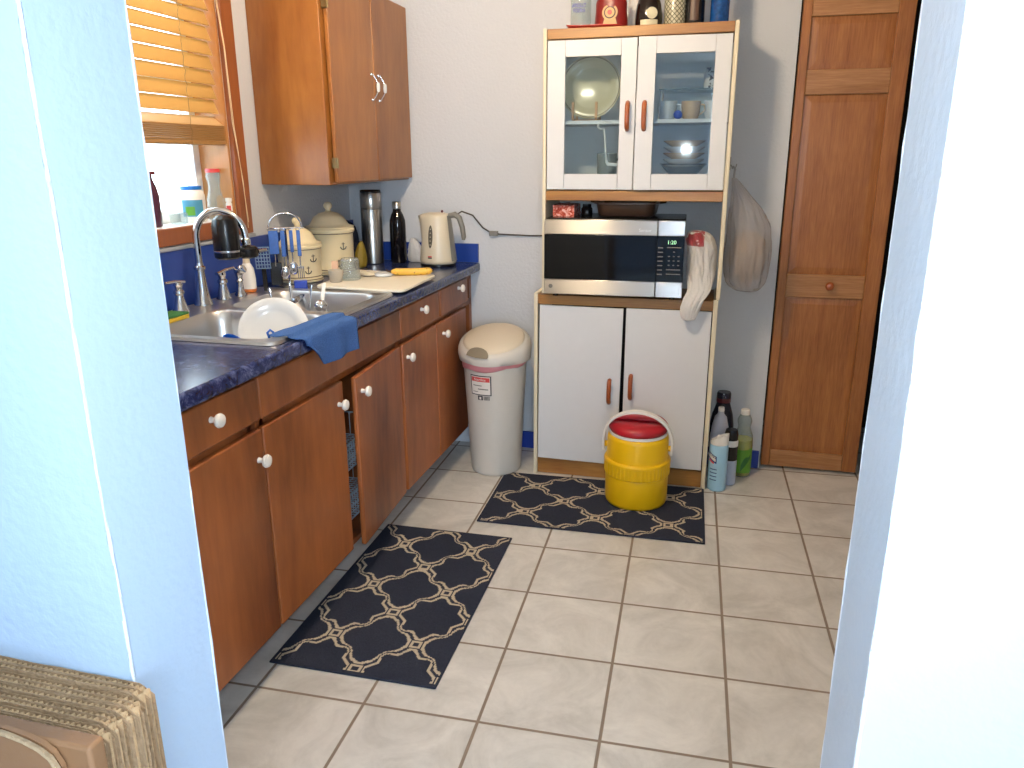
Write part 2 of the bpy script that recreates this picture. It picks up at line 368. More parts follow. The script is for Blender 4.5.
t=MB(); t.box(XW-.12,XW+.0,WY1-.012,WY1,WZ0,WZ1); t.box(XW-.12,XW,WY0,WY0+.012,WZ0,WZ1)
struct(t.build('trim_4',M['jamb'] if 'jamb' in M else M['upcab'],smooth=0))
struct(BX(XW-.12,XW+.0,WY0,WY1,WZ0-.012,WZ0).build('window_sill',M['vinyl'],bevel=.002))
# closet bifold leaves
M['rail']=wood('closet_rail_wood','8a5a32','b9875a',rough=.4,axis=0,scale=5,stretch=16,coat=.15,fine=.9)
def leaf(nm,x0,x1,knob):
    y0,y1=.012,.044; zt=2.0; st=.036; b=MB(); W=x1-x0
    b.box(x0,x0+st,y0,y1,.012,zt); b.box(x1-st-.025,x1,y0,y1,.012,zt)
    d=struct(b.build(nm,M['door'],bevel=.003))
    for a,c in ((.012,.088),(.795,.893),(1.612,1.705),(1.90,zt)): BX(x0+st,x1-st-.025,y0+.001,y1,a,c).build('door_rail',M['rail'],d,bevel=.003)
    p=MB()
    for a,c in ((.088,.795),(.893,1.612),(1.705,1.90)):
        xa,xb=x0+st,x1-st-.025
        vs=[(xa,y0+.014,a),(xb,y0+.014,a),(xb,y0+.014,c),(xa,y0+.014,c)]
        i=.03; vs+=[(xa+i,y0+.010,a+i),(xb-i,y0+.010,a+i),(xb-i,y0+.010,c-i),(xa+i,y0+.010,c-i)]
        p.add(vs,[(0,1,5,4),(1,2,6,5),(2,3,7,6),(3,0,4,7),(4,5,6,7)])
        p.box(xa,xb,y0+.016,y1-.008,a,c)
    p.build('door_panel',M['door'],d,smooth=0)
    if knob:
        k=MB(); m=Matrix.Translation((2.161,y0,.85))@Matrix.Rotation(R(90),4,'X')
        k.lathe((0,0,0),[(.009,0),(.008,.012),(.016,.02),(.018,.028),(.013,.036),(.004,.039),(0,.0391)],20,mat=m)
        k.build('door_knob',M['handle'],d)
leaf('door_1',1.953,2.360,True); leaf('door_2',2.395,2.815,False)
# ================================================================ CABINETS
FX=.598  # door front plane
def knob(parent,x,y,z,mat='white',rotz=0,c=None):
    m=Matrix.Translation((x,y,z))@Matrix.Rotation(R(90),4,'Y')
    b=MB().lathe((0,0,0),[(.008,0),(.006,.010),(.007,.014),(.0155,.018),(.0175,.023),(.015,.029),(.008,.032),(0,.0325)],20,mat=m)
    k=b.build('knob',M['knob'],parent)
    d=MB().lathe((0,0,.0322),[(.005,0),(.0045,.001),(0,.0011)],12,mat=m); d.build('knob_emblem',M['grey'],k) if False else None
    return k
M['knob']=plain('knob_ceramic','e8e2da',.2,var=.12,scale=60)
def basecab(name,label,y0,y1,fronts):
    r=thing(name,label,'cabinet',(.3,(y0+y1)/2,0),'base cabinets under the counter')
    b=MB(); t=.018; g=.0015; y0+=g; y1-=g; x1=FX-.02
    b.box(XW+.002,.40,y0,y1,.0,.134)        # toe box
    b.box(XW+.002,x1,y0,y0+t,.134,.863); b.box(XW+.002,x1,y1-t,y1,.134,.863)
    b.box(XW+.002,x1,y0+t,y1-t,.134,.150); b.box(XW+.002,XW+.012,y0+t,y1-t,.15,.863)
    b.box(x1-.019,x1,y0+t,y1-t,.835,.863); b.box(x1-.019,x1,y0+t,y1-t,.715,.742)
    b.box(x1-.019,x1,y0+t,y0+.035,.15,.863); b.box(x1-.019,x1,y1-.035,y1-t,.15,.863)
    b.build('body',M['cab'],r,smooth=0)
    for kind,a,c,z0,z1,ky,kz,ang in fronts:
        d=MB(); 
        if ang:
            # hinged along y=c, swung outwards
            m=Matrix.Translation((FX-.018,c,0))@Matrix.Rotation(R(-ang) if False else R(ang),4,'Z')
            d.box(0,.018,-(c-a),0,z0,z1,mat=m)
        else: d.box(FX-.019,FX,a,c,z0,z1)
        o=d.build('drawer' if kind=='d' else ('door' if kind=='o' else 'false_drawer_front'),M['cab'],r,bevel=.005,seg=3)
        if ky is not None:
            if ang:
                p=m@Vector((.018,ky-c,kz)); knob(o,p.x,p.y,p.z)
            else: knob(o,FX,ky,kz)
    return r
dz0,dz1=.140,.720; rz0,rz1=.742,.853
basecab('base_cabinet','reddish-brown base cabinet nearest the doorway, one drawer above one door',-2.20,-1.84,
  [('d',-2.195,-1.842,rz0,rz1,-2.035,.808,0),('o',-2.195,-1.842,dz0,dz1,-1.868,.643,0)])
basecab('base_cabinet','long reddish-brown base cabinet under the sink, one door standing ajar',-1.84,-.918,
  [('f',-1.835,-.922,rz0,rz1,None,0,0),('o',-1.835,-1.392,dz0,dz1,-1.428,.653,0),('o',-1.358,-.935,dz0,dz1,-1.315,.665,3.6)])
basecab('base_cabinet','reddish-brown base cabinet at the back wall with two drawers over two doors',-.918,-.012,
  [('d',-.915,-.512,rz0,rz1,-.715,.815,0),('d',-.49,-.125,rz0,rz1,-.265,.825,0),('o',-.912,-.552,dz0,dz1,-.872,.664,0),('o',-.546,-.160,dz0,dz1,-.475,.667,0)])
basecab('base_cabinet','reddish-brown base cabinet end hidden behind the doorway wall',-2.70,-2.20,
  [('d',-2.695,-2.205,rz0,rz1,-2.45,.808,0),('o',-2.695,-2.205,dz0,dz1,-2.24,.643,0)])
# wire baskets in the open sink cabinet
def wire_rack():
    r=thing('wire_basket_rack','white wire two-tier rack glimpsed inside the ajar sink cabinet','rack',(.42,-1.12,.1505))
    X0,X1,Y0,Y1=.28,.54,-1.37,-.96
    for x in (X0,X1):
        for y in (Y0,Y1): MB().tube([(x,y,.151),(x,y,.56)],.004,8).build('post',M['white'],r)
    for z in (.19,.37):
        b=MB()
        for zz in (z,z+.09): b.tube([(X0,Y0,zz),(X1,Y0,zz),(X1,Y1,zz),(X0,Y1,zz),(X0,Y0,zz)],.0028,6)
        for i in range(1,24):
            y=Y0+(Y1-Y0)*i/24; b.tube([(X1,y,z+.09),(X1,y,z),(X0,y,z),(X0,y,z+.09)],0.0018,5)
        for i in range(1,12):
            x=X0+(X1-X0)*i/12; b.tube([(x,Y0,z+.09),(x,Y0,z),(x,Y1,z),(x,Y1,z+.09)],0.0018,5)
        for k in (1,2,3): 
            zz=z+.09*k/4; b.tube([(X1,Y0,zz),(X1,Y1,zz)],0.0018,5)
        b.build('basket',M['wirewhite'],r)
M['wirewhite']=plain('wire_white','b9c2d0',.4)
wire_rack()
# countertop
ct=thing('countertop','dark blue marbled laminate countertop with blue backsplash along the left wall','countertop',(.3,-1.35,.865))
SX0,SX1,SY0,SY1=.022,.578,-1.72,-.925
z0,z1=.865,.905
def hole_slab(X0,X1,Y0,Y1,hx0,hx1,hy0,hy1,z0,z1):
    b=MB(); o=[(X0,Y0),(X1,Y0),(X1,Y1),(X0,Y1)]; i=[(hx0,hy0),(hx1,hy0),(hx1,hy1),(hx0,hy1)]
    vs=[(x,y,z) for z in (z0,z1) for (x,y) in o+i]
    fs=[]
    for k in range(4):
        l=(k+1)%4
        fs+=[(k,4+k,4+l,l),(8+k,8+l,12+l,12+k),(k,l,8+l,8+k),(4+k,12+k,12+l,4+l)]
    return b.add(vs,fs)
slab=hole_slab(XW+.001,.622,-2.705,-.001,SX0+.02,SX1-.02,SY0+.02,SY1-.02,z0,z1)
slab.build('worktop',M['top'],ct,bevel=.009,seg=3)
s=MB(); s.box(XW+.001,XW+.014,-2.70,-.002,.906,1.092); s.box(XW+.015,.615,-.014,-.002,.906,.992)
s.build('backsplash',M['splash'],ct,smooth=0)
s=MB(); s.box(XW+.001,XW+.018,-2.70,-.838,1.0925,1.105); s.build('backsplash_strip',M['strip'],ct,bevel=.002)
# sink ------------------------------------------------------------
def rr(x0,x1,y0,y1,r,n=6):
    P=[]
    for cx,cy,a0 in ((x1-r,y1-r,0),(x0+r,y1-r,90),(x0+r,y0+r,180),(x1-r,y0+r,270)):
        for k in range(n+1):
            a=R(a0+90*k/n); P.append((cx+r*math.cos(a),cy+r*math.sin(a)))
    return P
def sink():
    r=thing('kitchen_sink','double-bowl stainless steel sink set into the blue counter','sink',((SX0+SX1)/2,(SY0+SY1)/2,.906))
    zt=.913
    b=MB(); n=28
    outer=rr(SX0,SX1,SY0,SY1,.03); 
    bowls=[(.142,.545,-1.69,-1.345),(.142,.545,-1.300,-.958)]
    # deck as grid cells around two holes: use bmesh triangle fill
    bm=bmesh.new()
    loops=[outer]+[rr(*q,.055) for q in bowls]
    for L in loops:
        vs=[bm.verts.new((x,y,zt)) for x,y in L]
        for i in range(len(vs)): bm.edges.new((vs[i],vs[(i+1)%len(vs)]))
    bmesh.ops.triangle_fill(bm,use_beauty=True,use_dissolve=False,edges=bm.edges[:])
    bm.verts.index_update()
    b.add([tuple(v.co) for v in bm.verts],[tuple(v.index for v in f.verts) for f in bm.faces]); bm.free()
    # rolled outer rim
    def ring(Ls,zs,close=False):
        k=len(Ls[0]); vs=[(x,y,z) for L,z in zip(Ls,zs) for x,y in L]
        fs=[(j*k+i,j*k+(i+1)%k,(j+1)*k+(i+1)%k,(j+1)*k+i) for j in range(len(Ls)-1) for i in range(k)]
        if close: fs.append(tuple((len(Ls)-1)*k+i for i in range(k)))
        b.add(vs,fs)
    ring([outer,rr(SX0-.004,SX1+.004,SY0-.004,SY1+.004,.032),rr(SX0-.008,SX1+.008,SY0-.008,SY1+.008,.035)],[zt,zt+.002,.9062])
    for q in bowls:
        x0,x1,y0,y1=q
        def L(i,rad): return rr(x0+i,x1-i,y0+i,y1-i,rad)
        ring([L(0,.055),L(.004,.055),L(.010,.055),L(.018,.055),L(.030,.05),L(.055,.04)],[zt,zt-.006,zt-.05,zt-.135,zt-.152,zt-.158],True)
    o=b.build('basin',M['sink'],r,smooth=50)
    for q in bowls:
        cx,cy=(q[0]+q[1])/2,(q[2]+q[3])/2
        MB().lathe((cx,cy,zt-.157),[(.042,0),(.042,.003),(.036,.003),(.030,.001),(.004,.001)],28).build('drain',M['chrome'],r)
sink()
# faucet -----------------------------------------------------------
DZ=.9135
def faucet():
    r=thing('kitchen_faucet','tall chrome gooseneck faucet with two lever handles behind the sink','faucet',(.055,-1.285,DZ))
    b=MB().lathe((.055,-1.285,DZ),[(.030,0),(.030,.004),(.026,.01),(.0185,.05),(.015,.10),(.0145,.115),(.019,.118),(.019,.126),(.0135,.13),(.0125,.14)],28)
    b.build('base',M['chrome'],r)
    P=[]; 
    A=Vector((.055,-1.285,1.05)); top=1.132; B=Vector((.200,-1.230,0))
    d=(B-Vector((A.x,A.y,0))); rad=d.length/2; c=Vector((A.x,A.y,0))+d/2; dn=d.normalized()
    for i in range(5): P.append((A.x,A.y,1.045+(top-1.045)*i/4))
    for i in range(1,21):
        a=PI-PI*i/20*.97; q=c+dn*(rad*math.cos(a)); P.append((q.x,q.y,top+rad*1.12*math.sin(a)))
    P.append((P[-1][0]+.001,P[-1][1],P[-1][2]-.012))
    MB().tube(P,.0115,14).build('spout',M['chrome'],r,smooth=60)
    e=P[-1]
    MB().lathe((e[0],e[1],e[2]-.022),[(.014,0),(.0155,.004),(.0155,.018),(.012,.024)],20).build('spout_tip',M['chrome'],r)
    for y,dy in ((-1.40,-.055),(-1.172,.055)):
        h=MB().lathe((.055,y,DZ),[(.026,0),(.026,.004),(.021,.012),(.013,.045),(.0125,.052),(.017,.058),(.016,.066),(.011,.07),(.012,.078),(.015,.084),(.012,.092),(0,.094)],24)
        hh=h.build('handle',M['chrome'],r)
        p0=Vector((.055,y-dy*.5,DZ+.090)); p1=Vector((.057,y+dy*1.2,DZ+.099))
        MB().tube([p0,p0.lerp(p1,.5)+Vector((0,0,.003)),p1],[.008,.0075,.006],10,flat=.7).build('lever',M['chrome'],hh,smooth=60)
    return e
tip=faucet()
def sprayer():
    r=thing('side_sprayer','short chrome side sprayer standing right of the faucet handles','sprayer',(.075,-1.103,DZ))
    MB().lathe((.075,-1.103,DZ),[(.021,0),(.020,.008),(.013,.018),(.011,.05),(.014,.055),(.010,.062),(.012,.07),(.014,.08),(.0,.088)],20).build('body',M['chrome'],r)
    m=Matrix.Translation((.080,-1.103,DZ+.090))@Matrix.Rotation(R(70),4,'Y')
    MB().lathe((0,0,-.018),[(.010,0),(.016,.008),(.017,.028),(.014,.036),(.013,.037),(.0,.034)],20,mat=m).build('nozzle',M['chrome'],r)
sprayer()
def wfilter():
    x,y,z=tip
    r=thing('water_filter','black faucet-mounted water filter hanging on the gooseneck spout','water filter',(x,y,z-.06))
    zb=z-.058
    MB().lathe((x,y+.004,zb),[(.018,-.006),(.032,0),(.034,.006),(.034,.026),(.026,.033),(.0165,.034)],28).build('housing',M['black'],r)
    cx,cy=x-.028,y-.064
    b=MB().lathe((cx,cy,zb),[(.034,0),(.040,.006),(.041,.02),(.041,.105),(.036,.125),(.022,.136),(0,.139)],32); b.build('cartridge',M['black'],r)
    MB().lathe((cx,cy,zb+.022),[(.0415,0),(.0422,.003),(.0415,.006)],32,cap=False).build('chrome_band',M['chrome'],r)
    MB().tube([(x,y,zb+.012),(cx,cy,zb+.012)],.022,14,flat=.6).build('arm',M['black'],r)
    MB().tube([(x+.03,y+.02,zb+.016),(x+.045,y+.045,zb+.018)],[.006,.005],8).build('lever',M['chrome'],r)
wfilter()
# upper cabinet ------------------------------------------------------
def upper():
    r=thing('wall_cabinet','orange-brown wooden wall cabinet hung high beside the window','cabinet',(.13,-.4,1.281))
    y0,y1,z0,z1,xf=-.782,-.006,1.281,2.016,.283
    b=MB(); b.prism([(XW+.002,y0+.040),(xf,y0),(xf,y1),(XW+.002,y1)],2,z0,z1); b.build('body',M['upcab'],r,bevel=.002)
    f=MB(); f.box(xf+.0005,xf+.004,y0,y0+.03,z0,z1); 
    for a,c,nm in ((-.755,-.392,'door'),(-.384,-.016,'door')):
        d=BX(xf+.004,xf+.022,a,c,z0+.008,z1-.01).build(nm,M['upcab'],r,bevel=.004,seg=3)
        hy=-.419 if a<-.5 else -.352
        h=MB(); pts=[]
        sy=1 if a<-.5 else 1
        for z in (1.602,1.698): h.lathe((0,0,0),[(.006,0),(.006,.004),(.003,.007),(.003,.012)],12,mat=Matrix.Translation((xf+.022,hy,z))@Matrix.Rotation(R(90),4,'Y'))
        for i in range(17):
            t=i/16; z=1.600+.1*t; u=math.sin(PI*t); pts.append((xf+.028+.020*u,hy+.012*u,z))
        h.tube(pts,.0028,8); hd=h.build('handle',M['chrome'],d,smooth=60)
        MB().lathe((xf+.0475,hy+.0115,1.632),[(.004,0),(.0065,.004),(.0075,.018),(.0065,.032),(.004,.036)],14).build('handle_grip',M['ceramic'],hd)
        for z in (1.36,1.905):
            yy=a-.004 if a<-.5 else c+.004
            if a<-.5: MB().box(xf+.004,xf+.024,yy-.006,yy+.003,z-.019,z+.019).lathe((xf+.026,yy,z-.018),[(.0035,0),(.0035,.036)],8).build('hinge',M['hinge'],d)
M['hinge']=plain('old_brass_hinge','8d7a55',.4,.9)
upper()
# ================================================================ HUTCH
HA=2.4
def hutch():
    r=thing('kitchen_hutch','tall white and wood-trimmed microwave hutch with glazed upper doors against back wall','hutch',(1.33,-.155,0))
    F=-.31; B=-.013
    for q in ((.953,.969,F,B,.0,.825),(1.692,1.710,F,B,.0,.825),(.986,1.0,F,B,.826,1.852),(1.700,1.716,F,B,.826,1.852)): BX(*q).build('side_panel',M['hutchside'],r,bevel=.0015)
    BX(.9695,1.6915,F+.002,B,.779,.819).build('counter_board',M['trim'],r,bevel=.002)
    BX(.9695,1.6915,F+.012,F+.03,.004,.076).build('plinth',M['trim'],r,smooth=0)
    b=MB(); b.box(.9695,1.6915,B-.006,B,.076,.779); b.box(.9695,1.6915,F+.03,B-.006,.076,.092); b.build('lower_carcass',M['dark'],r,smooth=0)
    BX(1.0005,1.6995,F+.002,B,1.813,1.850).build('top_board',M['trim'],r,bevel=.002)
    BX(1.0005,1.6995,F+.002,B,1.208,1.246).build('middle_board',M['trim'],r,bevel=.002)
    BX(1.0005,1.6995,B-.005,B,1.246,1.813).build('back_panel',M['backp'],r,smooth=0)
    BX(1.0005,1.6995,F+.03,B-.006,1.502,1.516).build('shelf',M['hutch'],r,smooth=0)
    BX(1.346,1.356,F+.03,B-.006,1.247,1.812).build('divider',M['hutch'],r,smooth=0) if False else None
    # lower doors (inset), the left one hangs a little low
    for x0,x1,a0,hx,rot in ((.975,1.330,.080,1.286,.5),(1.345,1.688,.087,1.376,0)):
        m=Matrix.Translation((x0,0,.43))@Matrix.Rotation(R(rot),4,'Y')@Matrix.Translation((-x0,0,-.43))
        d=BX(x0,x1,F-.001,F+.011,a0,.776,mat=m).build('door',M['hutch'],r,bevel=.002)
        hz=.415 if rot else .441
        bow(d,hx,F-.001,hz-.056,hz+.056)
    def gdoor(x0,x1,gx0,gx1,hx,ang,hinge):
        m=Matrix.Translation((hinge,F,0))@Matrix.Rotation(R(ang),4,'Z')@Matrix.Translation((-hinge,-F,0))
        z0,z1,g0,g1=1.252,1.808,1.312,1.748
        b=MB(); b.box(x0,gx0,F-.001,F+.016,z0,z1,mat=m); b.box(gx1,x1,F-.001,F+.016,z0,z1,mat=m); 
        b.box(gx0+.0008,gx1-.0008,F-.0005,F+.0155,z0,g0,mat=m); b.box(gx0+.0008,gx1-.0008,F-.0005,F+.0155,g1,z1,mat=m)
        d=b.build('door',M['hutch'],r,bevel=.0012)
        BX(gx0-.004,gx1+.004,F+.006,F+.009,g0-.004,g1+.004,mat=m).build('pane',M['pane'],d,smooth=0)
        bow(d,hx,F-.001,1.473,1.582)
    gdoor(1.004,1.349,1.074,1.290,1.322,0,1.012)
    gdoor(1.3545,1.696,1.421,1.637,1.386,HA,1.695)
def bow(par,x,y,z0,z1):
    P=[(x,y,z0+.008),(x,y-.012,z0+.006),(x,y-.022,z0+.014),(x,y-.025,z0+.03),(x,y-.026,(z0+z1)/2),(x,y-.025,z1-.03),(x,y-.022,z1-.014),(x,y-.012,z1-.006),(x,y,z1-.008)]
    MB().tube(P,[.008,.009,.0095,.0095,.0095,.0095,.0095,.009,.008],12).build('handle',M['handle'],par,smooth=60)
M['backp']=plain('hutch_back','dddddc',.6)
hutch()
# ================================================================ LIGHTS + CAMERA
M['redprint']=plain('red_print','b03040',.4); M['mustard']=plain('mustard_bag','8f7a2a',.5,var=.3); M['cordgrey']=plain('cord_grey','3a3630',.5)
M['frost']=translucent('frosted_plastic','d8d2c6',.4,.3,.3); M['cardpink']=plain('pink_card','cfa98c',.5); M['orange']=plain('orange_band','c8702c',.4)
M['spat']=plain('spatula_blue','6f88a8',.4); M['spongeY']=plain('sponge_yellow','d8b83a',.9,bump=.5,bscale=150); M['spongeG']=plain('sponge_green','2f6a35',.95,bump=.6,bscale=150)
M['bluecup']=plain('cup_blue','1a5fc0',.3)
# ================================================================ THINGS
def rug(label,cx,cy,rot,off):
    b=MB().box(-.25,.25,-.438,.438,0,.006); o=b.build('kitchen_rug',rug_mat(off),smooth=0,bevel=.002,origin=(0,0,0))
    o.location=(cx,cy,.0008); o.rotation_euler=(0,0,rot); tag(o,label,'rug','charcoal trellis rugs on the tiles')
rug('charcoal trellis-pattern rug on the floor beside the sink cabinet',.777,-1.386,R(1.0),.014)
rug('charcoal trellis-pattern rug under the yellow jug, in front of the hutch',1.276,-.576,R(-90+1.8),.013)
# ---------------------------------------------------------------- water jug
def jug():
    x,y,zb=1.432,-.492,.008
    r=thing('beverage_cooler','yellow round beverage cooler with red lid and white carry handle on the rug','cooler',(x,y,zb))
    c=(x,y,zb)
    MB().lathe(c,[(.112,0),(.122,.004),(.127,.018),(.128,.122),(.128,.126),(.126,.128),(.125,.183),(.1235,.278),(.121,.290),(.112,.296),(.110,.296)],56).build('body',M['yellow'],r,smooth=50)
    n=96
    def rib(a,z): return 1+(.014 if (int(a/(2*PI)*n+.01)%2) else 0)*(1 if .1325<z<.1805 else 0)
    MB().lathe(c,[(.1285,.128),(.1310,.131),(.1315,.133),(.1325,.180),(.1355,.1815),(.1345,.190),(.130,.196),(.1255,.1965)],288,fn=rib).build('ribbed_band',M['yellow'],r,smooth=25,weld=True)
    MB().lathe(c,[(.108,.2965),(.1165,.2965),(.1165,.308),(.108,.3085)],48).build('rim',M['white'],r)
    # lid: red, domed, tilted slightly with grip hollow
    m=Matrix.Translation((x,y,zb+.309))@Matrix.Rotation(R(3),4,'X')
    l=MB().lathe((0,0,0),[(.100,0),(.114,.003),(.119,.012),(.118,.024),(.110,.034),(.094,.041),(.06,.045),(.0,.046)],48,mat=m)
    for v in range(len(l.v)):
        q=Vector(l.v[v]); dx=q.x-x; dy=q.y-y
        if q.z>zb+.338:
            g=math.exp(-((dy+.005)/.022)**2); l.v[v]=(q.x,q.y,q.z-.006*g)
    lid=l.build('lid',M['red'],r,smooth=60)
    MB().tube([(x-.10,y-.003,zb+.349),(x-.05,y-.006,zb+.357),(x,y-.008,zb+.359),(x+.05,y-.006,zb+.357),(x+.10,y-.003,zb+.351)],[.010,.016,.018,.016,.010],12,flat=.55).build('lid_grip',M['red'],lid,smooth=70)
    # handle: white strap arching over
    P=[];n=30
    for i in range(n+1):
        a=PI*i/n; P.append((x-.138*math.cos(a),y-.012-.040*math.sin(a),zb+.247+.152*math.sin(a)**.8))
    P=[(x-.137,y-.008,zb+.215)]+P+[(x+.137,y-.008,zb+.215)]
    hb=MB(); w=.016; vs=[];fs=[]
    for i,p in enumerate(P):
        q=Vector(P[min(i+1,len(P)-1)])-Vector(P[max(i-1,0)]); q.normalize(); nn=Vector((q.z,0,-q.x))
        for s1,s2 in ((-1,-1),(1,-1),(1,1),(-1,1)):
            v=Vector(p)+Vector((0,1,0))*w*s1+nn*.0045*s2; vs.append(tuple(v))
    for i in range(len(P)-1):
        for k in range(4): fs.append((i*4+k,i*4+(k+1)%4,i*4+4+(k+1)%4,i*4+4+k))
    fs+=[(0,1,2,3),tuple(len(vs)-4+k for k in (3,2,1,0))]
    hb.add(vs,fs).build('handle',M['creampl'] if 0 else M['white'],r,smooth=60,bevel=.001)
    for s in (-1,1):
        MB().lathe((0,0,0),[(.012,0),(.012,.020),(.0,.0202)],16,mat=Matrix.Translation((x+s*.119,y-.008,zb+.240))@Matrix.Rotation(R(90*s),4,'Y')).build('handle_pivot',M['yellow'],r)
jug()
# ---------------------------------------------------------------- trash can
def trash():
    x,y=.769,-.280
    r=thing('trash_can','tall beige oval trash can with swing lid between cabinets and hutch','trash can',(x,y,0))
    prof=[(.0,.0),(.88,.0),(.95,.006),(.975,.02),(1.09,.30),(1.205,.528),(1.21,.535)]
    MB().lathe((x,y,0),[(max(a*.126,1e-6),z) for a,z in prof],64,.93,1.0).build('body',M['bin'],r,smooth=60)
    # pink bag edge
    def wob(a,z): return 1+.006*math.sin(9*a)+.005*math.sin(23*a+z*90)
    b=MB().lathe((x,y,0),[(.1500,.500),(.1530,.504),(.1555,.516),(.157,.534)],96,.93,1.0,cap=False,fn=wob)
    for i,v in enumerate(b.v):
        if v[2]<.517:
            a=math.atan2(v[1]-y,v[0]-x); b.v[i]=(v[0],v[1],v[2]+.010*math.cos(a-.4)+.004*math.sin(5*a))
    b.build('bag_edge',M['pinkbag'],r,smooth=60,solid=.001)
    m=Matrix.Translation((x,y,.563))@Matrix.Rotation(R(16),4,'X')
    rim=MB().lathe((0,0,0),[(.151,.004),(.165,-.004),(.170,.006),(.1675,.026),(.160,.042),(.149,.052),(.143,.053)],72,.96,1.0,mat=m,cap=False)
    for i in range(144):
        v=rim.v[i]; rim.v[i]=(v[0],v[1],.524+(.004 if i<72 else 0))
    o=rim.build('lid_rim',M['bin'],r,smooth=60)
    d=MB().lathe((0,0,0),[(.1425,.049),(.1425,.0535),(.13,.062),(.10,.070),(.05,.075),(.0,.076)],72,.96,1.0,mat=m,cap=False)
    d.build('lid_flap',M['binlid'],r,smooth=70)
    # finger notch, half moon at the front left of the rim
    nb=MB(); vs=[];n=20; a0=R(-104); 
    q=Matrix.Translation((x,y,.563))@Matrix.Rotation(R(16),4,'X')
    ctr=Vector((.1615*.96*math.cos(a0),.1615*math.sin(a0),.046)); tn=Vector((-math.sin(a0),math.cos(a0),0)); rd=Vector((math.cos(a0),math.sin(a0),0))
    top=[];
    for i in range(n+1):
        t=PI*i/n; u=math.cos(t)*.052; h=math.sin(t)*.042
        p=ctr+tn*u - rd*(h*.85)+rd*(-u*u*3.2) + Vector((0,0,.0+h*.60)); top.append(p)
    base=[ctr+tn*(math.cos(PI*i/n)*.052)+rd*(-(math.cos(PI*i/n)*.052)**2*3.2+.004)+Vector((0,0,-.004)) for i in range(n+1)]
    vs=[tuple(p+Vector((0,0,.002))) for p in top]+[tuple(p+Vector((0,0,.002))) for p in base]+[tuple(p-Vector((0,0,.02))-rd*.01) for p in top]
    k=n+1; fs=[(i,i+1,k+i+1,k+i) for i in range(n)]+[(i+2*k,i+2*k+1,i+1,i) for i in range(n)]
    nb.add(vs,fs,q).build('finger_notch',M['grey2'],o,smooth=60)
    # sticker wrapped on the front
    def patch(a0,a1,z0,z1,eps,mat,nm,par):
        def fn(u,v):
            z=z0+(z1-z0)*v; a=a0+(a1-a0)*u
            rr=.126*(1.09+(z-.30)/(.228)*.125)+eps
            return (x+rr*.93*math.cos(a),y+rr*math.sin(a),z)
        return MB().grid(fn,12,6).build(nm,mat,par,smooth=60)
    a=R(-122); da=R(42)
    L=patch(a,a+da,.388,.478,.0016,M['label_black'],'label',r)
    patch(a+R(2),a+da-R(2),.392,.474,.0022,M['label_white'],'label_face',L)
    patch(a+R(3),a+da-R(3),.450,.470,.0026,M['label_red'],'label_banner',L)
    patch(a+R(6),a+R(24),.430,.434,.0026,M['grey'],'label_line',L); patch(a+R(16),a+R(36),.414,.419,.0026,M['grey'],'label_line',L); patch(a+R(5),a+R(16),.402,.405,.0026,M['grey'],'label_line',L)
    patch(a+R(15),a+R(25),.366,.386,.0018,M['label_black'],'label',r); patch(a+R(18),a+R(22),.369,.381,.0022,M['label_white'],'label',r)
    for i in range(5): patch(a+R(27+2.4*i),a+R(28.4+2.4*i),.367,.385,.0018,M['label_black'],'barcode_bar',r)
    # banner script
    aa=a+da/2; rr=.126*(1.09+(.46-.30)/.228*.125)+.0034
    text('Sterilite','label_lettering',M['label_white'],L,(x+rr*.93*math.cos(aa),y+rr*math.sin(aa),.460),(R(90),0,aa+R(90)),.016,width=.055)
M['pinkbag']=plain('pink_bag','d98d92',.4); M['binlid']=plain('bin_lid','d2c6b2',.35,var=.02); M['grey2']=plain('notch_grey','7f7767',.4)
M['label_black']=plain('label_black','20202a',.4); M['label_white']=plain('label_white','ddd8d2',.4); M['label_red']=plain('label_red','d04848',.4)
trash()
